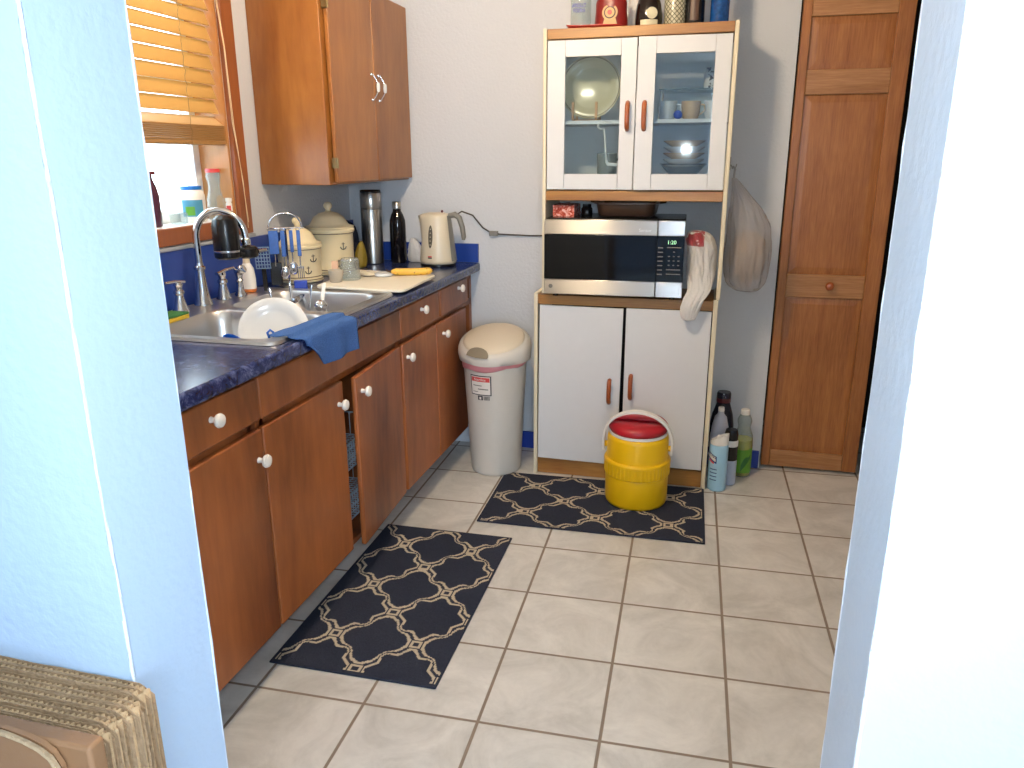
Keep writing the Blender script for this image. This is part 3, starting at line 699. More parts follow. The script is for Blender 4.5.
# ---------------------------------------------------------------- microwave
def microwave():
    X0,X1,F,Bk,z0,z1=1.003,1.562,-.357,-.03,.834,1.137
    r=thing('microwave_oven','black and stainless microwave oven on the hutch shelf','microwave',((X0+X1)/2,-.2,.8195))
    r.rotation_euler=(0,0,R(1.6))
    BX(X0+.003,X1-.001,F+.022,Bk,z0-.003,z1+.004).build('body',M['black'],r,bevel=.004)
    for fx in (X0+.04,X1-.04):
        for fy in (F+.05,Bk-.04): MB().lathe((fx,fy,.8196),[(.012,0),(.012,.012)],14).build('foot',M['black'],r)
    xs=1.456
    BX(X0,xs,F,F+.021,.897,1.077).build('door_window',M['blackgl'],r,bevel=.001)
    d=BX(X0,xs,F-.001,F+.021,1.078,z1).build('door_band',M['steel'],r,bevel=.003)
    BX(X0,xs,F-.001,F+.021,z0,.896).build('door_band',M['steel'],r,bevel=.003)
    p=BX(xs+.001,X1,F,F+.021,.897,1.077).build('control_panel',M['blackgl'],r,bevel=.001)
    BX(xs+.001,X1,F-.001,F+.021,1.078,z1).build('panel_band',M['steelb'],r,bevel=.003)
    bt=BX(xs+.001,X1,F-.001,F+.021,z0,.896).build('panel_band',M['steelb'],r,bevel=.003)
    BX(xs+.013,X1-.012,F-.004,F-.0012,z0+.012,.887).build('open_button',M['steelb'],bt,bevel=.002)
    text('1:20','clock_digits',M['green'],p,(1.513,F-.0012,1.053),(R(90),0,0),.021)
    for k in range(7): BX(1.461,1.480,F-.0014,F-.0002,1.030-.0175*k,1.034-.0175*k).build('button',M['btn'],p,smooth=0)
    for i in range(3):
        for k in range(7):
            if k==1 and i!=1: continue
            w=.009 if k in(0,5,6) else .0035
            BX(1.505+.0185*i-w,1.505+.0185*i+w,F-.0014,F-.0002,1.032-.0175*k,1.0355-.0175*k).build('button',M['btn'],p,smooth=0)
    e=MB().lathe((0,0,0),[(.0085,0),(.0085,.001),(.0,.0012)],24,mat=Matrix.Translation((1.031,F-.001,.867))@Matrix.Rotation(R(90),4,'X')).build('emblem',M['grey'],r)
    text('Sensor','band_lettering',M['white'],d,(1.408,F-.0015,1.098),(R(90),0,0),.018)
M['steelb']=anis('button_steel','c8c8ca',.36)
M['btn']=plain('button_grey','6b6862',.4)
m,nt,b=newmat('green_digits'); b.inputs['Emission Color'].default_value=(.05,.9,.15,1); b.inputs['Emission Strength'].default_value=.8; M['green']=m
microwave()
# ---------------------------------------------------------------- soft shapes
def bag(name,label,cat,secs,mat,seed=0,amp=.10,n=120,rows=70,group=None,z_low=None):
    """secs: (x,y,z,rx,ry) centres up a path; wrinkled skin"""
    def S(t):
        u=t*(len(secs)-1); i=min(int(u),len(secs)-2); f=u-i
        a=secs[max(i-1,0)];b=secs[i];c=secs[i+1];d=secs[min(i+2,len(secs)-1)]
        return [0.5*((2*b[k])+(-a[k]+c[k])*f+(2*a[k]-5*b[k]+4*c[k]-d[k])*f*f+(-a[k]+3*b[k]-3*c[k]+d[k])*f**3) for k in range(5)]
    m=MB(); vs=[];fs=[]
    for j in range(rows):
        t=j/(rows-1); x,y,z,rx,ry=S(t)
        for k in range(n):
            a=2*PI*k/n
            w=1+amp*noise.noise(Vector((math.cos(a)*2.2,math.sin(a)*2.2,t*3+seed)))+amp*.8*(.5-abs(noise.noise(Vector((math.cos(a)*3.5+t*2,math.sin(a)*3.5,t*4+seed*3))))*2.2)+amp*.4*(.4-abs(noise.noise(Vector((math.cos(a)*6+t*4,math.sin(a)*6-t*4,t*9+seed))))*2)
            vs.append((x+rx*w*math.cos(a),y+ry*w*math.sin(a),z))
    for j in range(rows-1):
        for k in range(n): fs.append((j*n+k,j*n+(k+1)%n,(j+1)*n+(k+1)%n,(j+1)*n+k))
    fs+=[tuple(reversed(range(n))),tuple((rows-1)*n+k for k in range(n))]
    o=m.add(vs,fs).build(name,mat,smooth=70); tag(o,label,cat,group); return o
M['bagw']=translucent('white_bag_film','f2f0ee',.35,.35,.15,bump=.9,bscale=45)
M['bagg']=translucent('grey_bag_film','ccc9cc',.3,.16,.60,bump=.6,bscale=22)
M['bagfill']=plain('bag_contents','9a836c',.7,var=.7,scale=11)
def redbag():
    m=translucent('white_bag_red_print','f2f0ee',.3,.35,.1,bump=.7,bscale=45); nt=m.node_tree; E.nt=nt; b=nt.nodes['Principled BSDF']
    tc,x,y,z=sep(nt); no=N(nt,'ShaderNodeTexNoise',Scale=30.0,Detail=2.0); nt.links.new(tc.outputs['Object'],no.inputs[0])
    k=z.gt(.292)*x.lt(.012)*E(no.outputs['Fac']).gt(.43)
    mx=N(nt,'ShaderNodeMix',data_type='RGBA'); mx.inputs[6].default_value=srgb('f2f0ee'); mx.inputs[7].default_value=srgb('b02438'); nt.links.new(k.o,mx.inputs[0]); nt.links.new(mx.outputs[2],b.inputs['Base Color'])
    return m
M['bagred']=redbag()
# hanging bag
hb=bag('hanging_plastic_bag','bulging translucent grey plastic bag hanging from a hook at the hutch side','bag',
 [(1.817,-.17,.842,.012,.012),(1.817,-.17,.848,.045,.04),(1.812,-.17,.875,.075,.062),(1.812,-.17,.93,.088,.074),(1.815,-.17,1.02,.090,.076),(1.812,-.17,1.10,.084,.070),(1.795,-.17,1.17,.064,.05),(1.773,-.17,1.22,.040,.03),(1.752,-.17,1.265,.022,.015),(1.738,-.17,1.295,.009,.008)],M['bagg'],3,.10)
f=MB().sphere((1.812,-.17,.985),.085,28,20,.88,.72,1.25)
f.v=[(v[0]*1+.012*noise.noise(Vector(v)*18),v[1]+.012*noise.noise(Vector(v)*18+Vector((5,5,5))),v[2]+.015*noise.noise(Vector(v)*15)) for v in f.v]
f.build('bag_contents',M['bagfill'],hb,smooth=60)
h=MB(); h.tube([(1.7365,-.172,1.287),(1.7385,-.172,1.33),(1.733,-.172,1.338),(1.727,-.172,1.33)],.0045,8); h.build('bag_handle_loop',M['bagg'],hb,smooth=60)
k=MB().box(1.7165,1.7205,-.182,-.162,1.325,1.375).tube([(1.7205,-.172,1.345),(1.731,-.172,1.332),(1.741,-.172,1.335),(1.744,-.172,1.348)],.0022,8).build('wall_hook',M['grey'],smooth=40)
tag(k,'small grey adhesive hook on the right side of the hutch','hook')
# white bag beside the microwave
wb=bag('plastic_bag','crumpled white plastic bag with red print stuffed beside the microwave','bag',
 [(1.598,-.352,.745,.010,.008),(1.598,-.352,.752,.024,.014),(1.600,-.352,.785,.036,.018),(1.612,-.350,.825,.040,.020),(1.634,-.335,.865,.044,.022),(1.635,-.29,.91,.050,.05),(1.634,-.25,.96,.054,.08),(1.632,-.24,1.02,.056,.085),(1.622,-.24,1.06,.052,.08),(1.612,-.24,1.085,.035,.05),(1.61,-.24,1.092,.010,.02)],M['bagred'],8,.16)
# ---------------------------------------------------------------- on the microwave
def on_mw():
    z=1.1415
    r=thing('roasting_pan','dark brown roasting pan resting on top of the microwave','pan',(1.325,-.19,z))
    b=MB(); P=rr(-.115,.115,-.12,.12,.04)
    def ring(sc,zz): return [(1.325+px*sc,-.19+py*sc,zz) for px,py in P]
    Ls=[ring(.86,z+.001),ring(.97,z+.010),ring(1.04,z+.054),ring(1.14,z+.056),ring(1.14,z+.060),ring(1.0,z+.059),ring(.93,z+.012),]
    k=len(P); vs=[v for L in Ls for v in L]; fs=[(j*k+i,j*k+(i+1)%k,(j+1)*k+(i+1)%k,(j+1)*k+i) for j in range(len(Ls)-1) for i in range(k)]+[tuple(range(k)),tuple((len(Ls)-1)*k+i for i in range(k))]
    b.add(vs,fs).build('body',M['panbrown'],r,smooth=50)
    for s in (-1,1): MB().tube([(1.325+s*.128,-.22,z+.058),(1.325+s*.150,-.21,z+.060),(1.325+s*.150,-.17,z+.060),(1.325+s*.128,-.16,z+.058)],.006,8).build('handle',M['panbrown'],r)
    # wrapped pack
    b=MB(); 
    b.box(1.022,1.112,-.27,-.12,z,z+.046)
    bm=bmesh.new(); me=bpy.data.meshes.new('x'); me.from_pydata(b.v,[],b.f); bm.from_mesh(me); bmesh.ops.subdivide_edges(bm,edges=bm.edges,cuts=8,use_grid_fill=True)
    b=MB(); b.v=[tuple(v.co+Vector((0,0,.006 if v.co.z>z+.01 else 0))*noise.noise(v.co*60)+Vector((1,0,0))*.004*noise.noise(v.co*50+Vector((3,3,3)))) for v in bm.verts]; b.f=[tuple(v.index for v in f.verts) for f in bm.faces]; bm.free(); bpy.data.meshes.remove(me)
    o=b.build('food_packet',M['packet'],smooth=70); tag(o,'small glossy pink and red wrapped packet at the left on the microwave','packet')
    o=MB().lathe((1.155,-.21,z),[(.022,0),(.024,.004),(.024,.030),(.018,.036),(.018,.048),(.0,.049)],20).build('small_jar',M['black'],smooth=50); tag(o,'small dark jar between the red packet and roasting pan','jar')
def packet_mat():
    m,nt,b=newmat('packet_wrap'); tc=N(nt,'ShaderNodeTexCoord'); v=N(nt,'ShaderNodeTexNoise',Scale=45.0,Detail=3.0,Distortion=1.5); nt.links.new(tc.outputs['Object'],v.inputs[0])
    cr=N(nt,'ShaderNodeValToRGB'); e=cr.color_ramp.elements; e[0].position=.35; e[0].color=srgb('8a2a22'); e[1].position=.65; e[1].color=srgb('e8b9b0'); k=e.new(.5); k.color=srgb('c8604c')
    nt.links.new(v.outputs['Fac'],cr.inputs[0]); nt.links.new(cr.outputs[0],b.inputs['Base Color']); b.inputs['Roughness'].default_value=.2; return m
M['packet']=packet_mat(); M['panbrown']=plain('pan_brown','3b2a20',.3)
on_mw()
# ---------------------------------------------------------------- on top of the hutch
ZT=1.8505
def bottle(name,label,x,y,z,prof,mat,n=32,sx=1,sy=1,cat='bottle',group=None,parts=()):
    r=thing(name,label,cat,(x,y,z),group)
    MB().lathe((x,y,z),prof,n,sx,sy).build('body',mat,r,smooth=50)
    for nm,p,mt in parts: MB().lathe((x,y,z),p,n,sx,sy,cap=True if 'cap' in nm or 'lid' in nm else False).build(nm,mt,r,smooth=50)
    return r
def toplabels():
    G='bottles on top of the hutch'
    # clear vodka bottle
    r=bottle('liquor_bottle','clear vodka bottle with blue lettering, leftmost on top of the hutch',1.112,-.20,ZT+.004,[(.034,0),(.039,.004),(.040,.012),(.040,.14),(.036,.165),(.018,.19),(.014,.20),(.014,.235)],M['tglass'],group=G,
      parts=[('cap',[(.0155,.2352),(.0155,.265),(.0,.2655)],M['white'])])
    text('ABSOLUT','bottle_lettering',M['ltblue'],r,(1.112,-.2425,ZT+.088),(R(90),0,0),.019,width=.056,bold=.0010)
    text('VODKA','bottle_lettering',M['ltblue'],r,(1.112,-.2425,ZT+.070),(R(90),0,0),.019,width=.050,bold=.0010)
    # red tray
    b=MB(); k=40; vs=[]; 
    def ring(sc,z):
        out=[]
        for i in range(k):
            a=2*PI*i/k; out.append((1.172+.115*sc*math.copysign(abs(math.cos(a))**.7,math.cos(a)),-.20+.085*sc*math.copysign(abs(math.sin(a))**.7,math.sin(a)),z+(.012*max(0,-math.cos(a))**3 if sc>.9 else 0)))
        return out
    Ls=[ring(.8,ZT+.0005),ring(.84,ZT+.001),ring(1.0,ZT+.010),ring(1.0,ZT+.0125),ring(.82,ZT+.0035)]
    vs=[v for L in Ls for v in L]; fs=[(j*k+i,j*k+(i+1)%k,(j+1)*k+(i+1)%k,(j+1)*k+i) for j in range(len(Ls)-1) for i in range(k)]+[tuple(range(k)),tuple((len(Ls)-1)*k+i for i in range(k))]
    o=b.add(vs,fs).build('serving_tray',M['redtray'],smooth=50); tag(o,'shallow red tray under the vodka bottle and red bag on the hutch','tray')
    # red packaged bag with round emblem
    r=thing('snack_bag','dark red bag with a round tan emblem standing on the red tray','bag',(1.232,-.205,ZT+.005))
    def S(u,v):
        a=2*PI*u; h=v; w=.064*(1-.25*h*h) if h<.8 else .064*(1-.16)*(1-((h-.8)/.2)**2*.97)
        d=.042*(1-.2*h) if h<.8 else .042*.84*(1-((h-.8)/.2)**2*.97)
        q=1+.05*noise.noise(Vector((math.cos(a)*2,math.sin(a)*2,h*4)))
        return (1.232+w*q*math.cos(a),-.205+d*q*math.sin(a),ZT+.005+.112*math.sin(h*PI/2))
    MB().grid(S,40,20).build('bag_body',M['redbag'],r,smooth=70)
    for rad,eps,mt in ((.030,0,'emb_tan'),(.0225,.0012,'emb_dark'),(.018,.0024,'emb_tan'),(.009,.0036,'label_red')):
        MB().lathe((0,0,0),[(rad,0),(rad,.0014),(0,.0015)],28,mat=Matrix.Translation((1.232,-.2445-eps,ZT+.058))@Matrix.Rotation(R(80),4,'X')).build('emblem',M[mt],r)
    MB().prism([(1.205,ZT+.012),(1.262,ZT+.012),(1.255,ZT+.036),(1.212,ZT+.036)],1,-.2475,-.2465).build('emblem_base',M['emb_tan'],r,smooth=0)
    # clear plastic wrap to its right
    o=bag('plastic_wrap','crumpled clear plastic wrap between red bag and dark liqueur bottle','wrap',[(1.310,-.09,ZT+.001,.025,.03),(1.310,-.09,ZT+.02,.030,.034),(1.312,-.09,ZT+.06,.026,.030),(1.310,-.09,ZT+.11,.022,.024),(1.31,-.09,ZT+.16,.012,.014)],M['bagw'],12,.2,n=48,rows=24)
    # squat dark bottle w/ round cream label
    r=bottle('liquor_bottle','squat dark brown liqueur bottle with round cream seal on the hutch',1.376,-.20,ZT,[(.040,0),(.050,.004),(.052,.014),(.051,.05),(.046,.085),(.034,.12),(.018,.145),(.014,.16),(.014,.22)],M['brownbottle'],group=G,parts=[('cap',[(.016,.2202),(.016,.25),(.0,.2505)],M['black'])])
    MB().lathe((0,0,0),[(.021,0),(.021,.002),(0,.0022)],28,mat=Matrix.Translation((1.376+.053*math.cos(R(-72)),-.20+.053*math.sin(R(-72))-.002,ZT+.048))@Matrix.Rotation(R(18),4,'Z')@Matrix.Rotation(R(84),4,'X')).build('seal',M['emb_cream'],r)
    def lp(u,v): a=R(-120+75*u); return (1.376+.0532*math.cos(a),-.20+.0532*math.sin(a),ZT+.004+.022*v)
    MB().grid(lp,12,3).build('label',M['emb_cream'],r,smooth=60)
    # patterned diamond glass bottle
    r=thing('liquor_bottle','bottle with pale diamond lattice pattern, middle of the row on the hutch','bottle',(1.474,-.19,ZT),G)
    MB().lathe((1.474,-.19,ZT),[(.036,0),(.0405,.004),(.041,.012),(.041,.15),(.036,.175),(.016,.20),(.014,.25)],40).build('body',M['diamond'],r,smooth=50)
    MB().lathe((1.474,-.19,ZT),[(.016,.2502),(.016,.28),(0,.2805)],20).build('cap',M['black'],r)
    r=bottle('liquor_bottle','tall black bottle with warm brown label between lattice and blue bottles',1.548,-.19,ZT,[(.032,0),(.037,.004),(.037,.17),(.030,.19),(.014,.21),(.013,.25)],M['blackbottle'],group=G,parts=[('cap',[(.0155,.2502),(.0155,.28),(.0,.2805)],M['black'])])
    def lp2(u,v): a=R(-115+50*u); return (1.548+.0376*math.cos(a),-.19+.0376*math.sin(a),ZT+.02+.13*v)
    MB().grid(lp2,10,3).build('label',M['brownlab'],r,smooth=60)
    bottle('liquor_bottle','bright blue glass bottle, rightmost on top of the hutch',1.640,-.19,ZT,[(.031,0),(.035,.004),(.035,.16),(.028,.18),(.014,.20),(.013,.25)],M['bluebottle'],group=G,parts=[('cap',[(.0155,.2502),(.0155,.28),(.0,.2805)],M['chrome'])])
M['ltblue']=plain('letter_blue','142c80',.4); M['redtray']=plain('tray_red','b8322c',.35); M['redbag']=plain('bag_dark_red','7d1a16',.35,var=.3)
M['emb_tan']=plain('emblem_tan','caa775',.5); M['emb_dark']=plain('emblem_dark','3d2630',.5); M['emb_cream']=plain('label_cream','cdc6a8',.5)
M['brownbottle']=plain('brown_glass','1c0f0a',.08); M['blackbottle']=plain('black_glass_bottle','0e0c10',.08); M['brownlab']=plain('brown_label','4b3326',.4)
M['bluebottle']=plain('blue_glass_bottle','164a8c',.08,var=.8,scale=55)
def diamond():
    m,nt,b=newmat('diamond_lattice'); E.nt=nt; tc,x,y,z=sep(nt)
    a=E.op('ARCTAN2',y,x)*(.041)  # arc length
    p=Abs(Fract((a+z)*(1/.018)+100.)-.5); q=Abs(Fract((a-z)*(1/.018)+100.)-.5)
    l=Max(p,q).gt(.40)
    mx=N(nt,'ShaderNodeMix',data_type='RGBA'); mx.inputs[6].default_value=srgb('b9b49c'); mx.inputs[7].default_value=srgb('4d4b38'); nt.links.new(l.o,mx.inputs[0]); nt.links.new(mx.outputs[2],b.inputs['Base Color']); b.inputs['Roughness'].default_value=.2
    return m
M['diamond']=diamond()
toplabels()
# ---------------------------------------------------------------- inside the hutch
def inside():
    z=1.5165; x,y=1.150,-.13
    r=thing('display_plate','large cream dinner plate with dark rim upright on wooden stand','plate',(x,y,z))
    m=Matrix.Translation((x,y-.01,z+.130))@Matrix.Rotation(R(90-8),4,'X')
    R0=.122
    MB().lathe((0,0,0),[(0,0),(.075,0),(.085,.004),(.098,.012),(R0,.017),(R0+.001,.019),(R0-.001,.0205),(.098,.0155),(.083,.007),(.075,.004),(0,.004)],64,mat=m,cap=False).build('dish',M['platecream'],r,smooth=60)
    MB().lathe((0,0,0),[(R0-.007,.0195),(R0-.004,.0202)],64,mat=m,cap=False).build('rim_line',M['brownlab'],r)
    x=1.130
    s=thing('plate_stand','small wooden plate stand behind the left cabinet glass','plate stand',(x,y,z))
    for dx in (-.048,.048):
        MB().box(x+dx-.005,x+dx+.005,y-.05,y+.055,z,z+.010).box(x+dx-.005,x+dx+.005,y-.05,y-.042,z+.010,z+.075).box(x+dx-.005,x+dx+.005,y+.045,y+.055,z+.010,z+.12).build('bracket',M['standwood'],s,bevel=.001)
    MB().box(x-.043,x+.043,y-.02,y-.012,z+.001,z+.009).build('crossbar',M['standwood'],s)
    # lower left: glass mug, hanging hook
    z=1.2465
    r=thing('glass_mug','cut-glass mug on the bottom shelf behind the left glass door','mug',(1.225,-.16,z))
    def facet(a,zz): return 1+.03*abs(math.sin(8*a))*(1 if int(zz/.015)%2 else .3)
    MB().lathe((1.225,-.16,z),[(.03,0),(.036,.003),(.038,.02),(.038,.035),(.038,.05),(.039,.065),(.039,.08),(.039,.095),(.040,.11),(.040,.145),(.037,.145),(.035,.01),(0,.008)],48,fn=facet,cap=False).build('body',M['tglass2'],r,smooth=20)
    MB().tube([(1.263,-.16,z+.12),(1.290,-.16,z+.12),(1.297,-.16,z+.075),(1.287,-.16,z+.035),(1.261,-.16,z+.032)],.0055,8).build('handle',M['tglass2'],r,smooth=60)
    o=MB().tube([(1.205,-.281,1.5015),(1.203,-.286,1.49),(1.212,-.288,1.482),(1.226,-.286,1.484),(1.232,-.286,1.45),(1.24,-.28,1.36)],.0035,8).build('hanging_ladle',M['white'],smooth=60); tag(o,'thin white utensil hooked below the shelf behind left glass','utensil')
    MB().tube([(1.24,-.28,1.362),(1.245,-.28,1.35),(1.285,-.27,1.346)],.006,8,flat=.5).build('ladle_end',M['white'],o)
    o=MB().lathe((1.085,-.2,z),[(.030,0),(.036,.004),(.03,.012),(.0,.014)],24).build('small_dish',M['black'],smooth=50); tag(o,'tiny dark dish at the bottom left inside the hutch','dish')
    # white box at back left
    # right compartment
    z=1.2465
    G='plates stacked behind the right glass door'
    zz=z
    for i in range(6):
        rad=.098-.002*(i%2); o=MB().lathe((1.535,-.15,zz),[(.055,0),(.058,.002),(rad,.011),(rad,.013),(.055,.006),(0,.005)],40,cap=False).build('dinner_plate',M['ceramic'] if i%3 else M['plateblue'],smooth=50)
        tag(o,'%s plate, %s from the bottom of the stack behind right glass'%('pale blue' if i%3==0 else 'white',['first','second','third','fourth','fifth','sixth'][i]),'plate',G); zz+=.0075
    o=MB().lathe((1.535,-.15,zz+.006),[(.045,0),(.05,.002),(.092,.05),(.094,.052),(.088,.052),(.045,.006),(0,.005)],40,cap=False).build('glass_bowl',M['tglass2'],smooth=50); tag(o,'clear glass bowl on the plate stack behind right glass','bowl')
    zz+=.024
    for i in range(5):
        o=MB().lathe((1.535,-.15,zz),[(.038,0),(.042,.002),(.082,.026),(.083,.029),(.079,.029),(.038,.006),(0,.005)],40,cap=False).build('cereal_bowl',M['ceramic'] if i%2 else M['bowltan'],smooth=50)
        tag(o,'%s bowl, %s in the nest behind the right glass door'%('white' if i%2 else 'tan',['bottom','second','third','fourth','top'][i]),'bowl','bowls nested behind the right glass door'); zz+=.0235
    z=1.5165
    for i,(x,y,mt,lb) in enumerate(((1.462,-.18,'ceramic','white cup leftmost on the shelf behind the right glass'),(1.553,-.16,'bowltan','cream cup in the middle of the shelf behind the right glass'),(1.640,-.14,'ceramic','white cup at the right end of the shelf behind right glass'))):
        r=thing('coffee_cup',lb,'cup',(x,y,z),'cups behind the right glass door')
        MB().lathe((x,y,z),[(.024,0),(.028,.003),(.036,.03),(.038,.07),(.0355,.07),(.033,.03),(.024,.006),(0,.005)],32,cap=False).build('body',M[mt],r,smooth=50)
        MB().tube([(x+.035,y-.005,z+.058),(x+.052,y-.012,z+.055),(x+.054,y-.013,z+.035),(x+.036,y-.006,z+.02)],.0035,8).build('handle',M[mt],r,smooth=60)
    o=MB().sphere((1.508,-.235,z+.017),.017,14,10,1,1,1).build('blue_figurine',M['bluepl'],smooth=60); tag(o,'small blue ornament between the cups behind right glass','ornament')
    # glass shelf insert with jar
    r=thing('glass_shelf_rack','clear glass riser shelf above the cups behind the right door','shelf',(1.56,-.13,z))
    BX(1.43,1.693,-.22,-.03,z+.110,z+.114).build('glass_sheet',M['shelfglass'],r,smooth=0)
    for x in (1.434,1.686):
        for yy in (-.215,-.04): MB().lathe((x,yy,z),[(.003,0),(.003,.1098)],8).build('leg',M['chrome'],r)
    r=thing('spice_jar','white jar with dark floral print on the glass riser','jar',(1.63,-.12,z+.1145))
    MB().lathe((1.63,-.12,z+.1145),[(.03,0),(.034,.004),(.034,.06),(.028,.072),(.028,.08),(0,.081)],28).build('body',M['floral'],r,smooth=50)
M['platecream']=plain('plate_cream','cabf9f',.15,var=.02); M['standwood']=plain('stand_wood','c8966a',.5); M['tglass2']=glass('cut_glass',tint='d3dcde',rough=.05,opac=.2,col='e6ebeb')
M['plateblue']=plain('plate_pale_blue','8f9fc0',.2); M['bowltan']=plain('bowl_tan','c9ab88',.25); M['shelfglass']=glass('shelf_glass',tint='e6f0ee',opac=.12,col='cfe0de')
def floral():
    m,nt,b=newmat('floral_print'); tc=N(nt,'ShaderNodeTexCoord'); v=N(nt,'ShaderNodeTexNoise',Scale=60.0,Detail=2.0); nt.links.new(tc.outputs['Object'],v.inputs[0])
    cr=N(nt,'ShaderNodeValToRGB'); e=cr.color_ramp.elements; e[0].position=.40; e[0].color=srgb('3a2f28'); e[1].position=.44; e[1].color=srgb('d8d4cc'); nt.links.new(v.outputs['Fac'],cr.inputs[0]); nt.links.new(cr.outputs[0],b.inputs['Base Color']); b.inputs['Roughness'].default_value=.3; return m
M['floral']=floral()
inside()
# ---------------------------------------------------------------- bottles on the floor
def floor_bottles():
    G='cleaning bottles on the floor beside the hutch'
    r=thing('spray_can','light blue disinfectant spray can with white cap beside the hutch','spray can',(1.757,-.284,.0005),G)
    c=(1.757,-.284,.0005)
    MB().lathe(c,[(.035,0),(.0385,.003),(.039,.008),(.039,.195),(.037,.204),(.032,.208)],36).build('body',M['canblue'],r,smooth=50)
    # slanted white cap
    b=MB().lathe(c,[(.0375,.2082),(.0375,.238),(.036,.2385),(.0345,.214),(0,.213)],36,cap=False)
    b.v=[(v[0],v[1],v[2]+(.020*((v[0]-c[0])/.0315*.75-(v[1]-c[1])/.0315*.25) if v[2]>.23 else 0)) for v in b.v]
    b.build('cap',M['white'],r,smooth=50)
    MB().lathe(c,[(.012,.2135),(.012,.236),(.009,.244),(0,.245)],16).build('nozzle',M['white'],r)
    def wrap(cc,rad,a0,a1,z0,z1,mt,nm,sl=0):
        def fn(u,v): a=R(a0+(a1-a0)*u); return (cc[0]+rad*math.cos(a),cc[1]+rad*math.sin(a),z0+(z1-z0)*v+sl*u)
        return MB().grid(fn,12,3).build(nm,M[mt],r,smooth=60)
    wrap(c,.0395,-168,-100,.148,.180,'ltblue2','label_patch',-.02); wrap(c,.0398,-162,-106,.155,.166,'label_white','label_patch',-.018); wrap(c,.0399,-156,-116,.138,.146,'label_red','label_patch',-.012)
    aa=R(-132); 
    text('LYSOL','label_lettering',M['label_white'],r,(c[0]+.0407*math.cos(aa),c[1]+.0407*math.sin(aa),.160),(R(90),R(16),aa+R(90)),.014,width=.046,bold=.0003)
    for k in range(4): wrap(c,.0394,-142,-95,.100-.016*k,.104-.016*k,'ltblue2','label_line')
    c=(1.806,-.212,.0005); r=thing('spray_can','aerosol can with black cap and black label behind the blue spray can','spray can',c,G)
    MB().lathe(c,[(.028,0),(.0305,.003),(.031,.008),(.031,.115)],36).build('body',M['canpale'],r,smooth=50)
    MB().lathe(c,[(.0311,.115),(.0311,.178)],36,cap=False).build('label_band',M['black'],r,smooth=50)
    MB().lathe(c,[(.031,.178),(.031,.198),(.028,.205)],36).build('shoulder',M['white'],r,smooth=50)
    MB().lathe(c,[(.0285,.2052),(.0285,.232),(.024,.250),(.0,.252)],36).build('cap',M['black'],r,smooth=50)
    wrap(c,.0315,-150,-115,.120,.172,'label_white','label_text'); wrap(c,.0318,-142,-124,.125,.167,'grey','label_text')
    c=(1.757,-.158,.0005); r=thing('spray_bottle','translucent white plastic bottle with rounded top behind the spray cans','bottle',c,G)
    MB().lathe(c,[(.036,0),(.040,.004),(.040,.19),(.036,.24),(.026,.285),(.014,.30),(.012,.312)],32).build('body',M['milky'],r,smooth=60)
    MB().lathe(c,[(.0135,.3122),(.0125,.33),(.0,.3305)],20).build('cap',M['white'],r)
    c=(1.766,-.062,.0005); r=thing('detergent_bottle','dark navy detergent bottle with maroon cap standing at the back wall','bottle',c,G)
    MB().lathe(c,[(.045,0),(.050,.005),(.051,.22),(.044,.27),(.032,.31),(.028,.325)],32,1,.8).build('body',M['navypl'],r,smooth=60)
    MB().lathe(c,[(.031,.3252),(.031,.365),(.028,.372),(.0,.3725)],28).build('cap',M['navypl'],r)
    MB().lathe(c,[(.0315,.327),(.0315,.345)],28,cap=False).build('cap_band',M['maroon'],r)
    c=(1.862,-.095,.0005); r=thing('cleaner_bottle','clear bottle half full of yellow-green cleaner with green label','bottle',c,G)
    P=[(.038,0),(.0425,.005),(.043,.14),(.040,.19),(.030,.215),(.0265,.228),(.030,.245),(.032,.255),(.029,.268),(.020,.285)]
    MB().lathe(c,P,32).build('body',M['tglass'],r,smooth=60)
    MB().lathe((c[0],c[1],c[2]+.0005),[(.0365,.002),(.0405,.006),(.0412,.14),(.0395,.172),(.0,.172)],32).build('liquid',M['liquid'],r,smooth=60)
    MB().lathe(c,[(.0195,.2852),(.0195,.305),(.017,.308),(0,.3085)],24).build('cap',M['white'],r)
    def fn(u,v): a=R(-170+150*u); return (c[0]+.0438*math.cos(a),c[1]+.0438*math.sin(a),.022+.12*v*(1-.10*math.sin(3*u)))
    l=MB().grid(fn,20,5).build('label',M['greenlab'],r,smooth=60)
    def fn(u,v): a=R(-95+55*u); return (c[0]+.0441*math.cos(a),c[1]+.0441*math.sin(a),.03+.06*u+(.03+.012*math.sin(5*u))*v)
    MB().grid(fn,14,4).build('label_leaf',M['greenlab2'],l,smooth=60)
M['canblue']=plain('can_light_blue','a0cce6',.3,var=.15,scale=12); M['canpale']=plain('can_pale','a7b4cc',.3,var=.1); M['ltblue2']=plain('label_navy','2b3a78',.4)
M['milky']=plain('milky_plastic','b9bccb',.3,var=.05); M['navypl']=plain('navy_plastic','15172c',.25); M['maroon']=plain('maroon_plastic','5a1420',.3)
M['liquid']=plain('yellow_green_liquid','b8b33a',.15,var=.05); M['greenlab']=plain('green_label','5c9a30',.4,var=.15,scale=15); M['greenlab2']=plain('dark_green_label','2c6a30',.4)
floor_bottles()
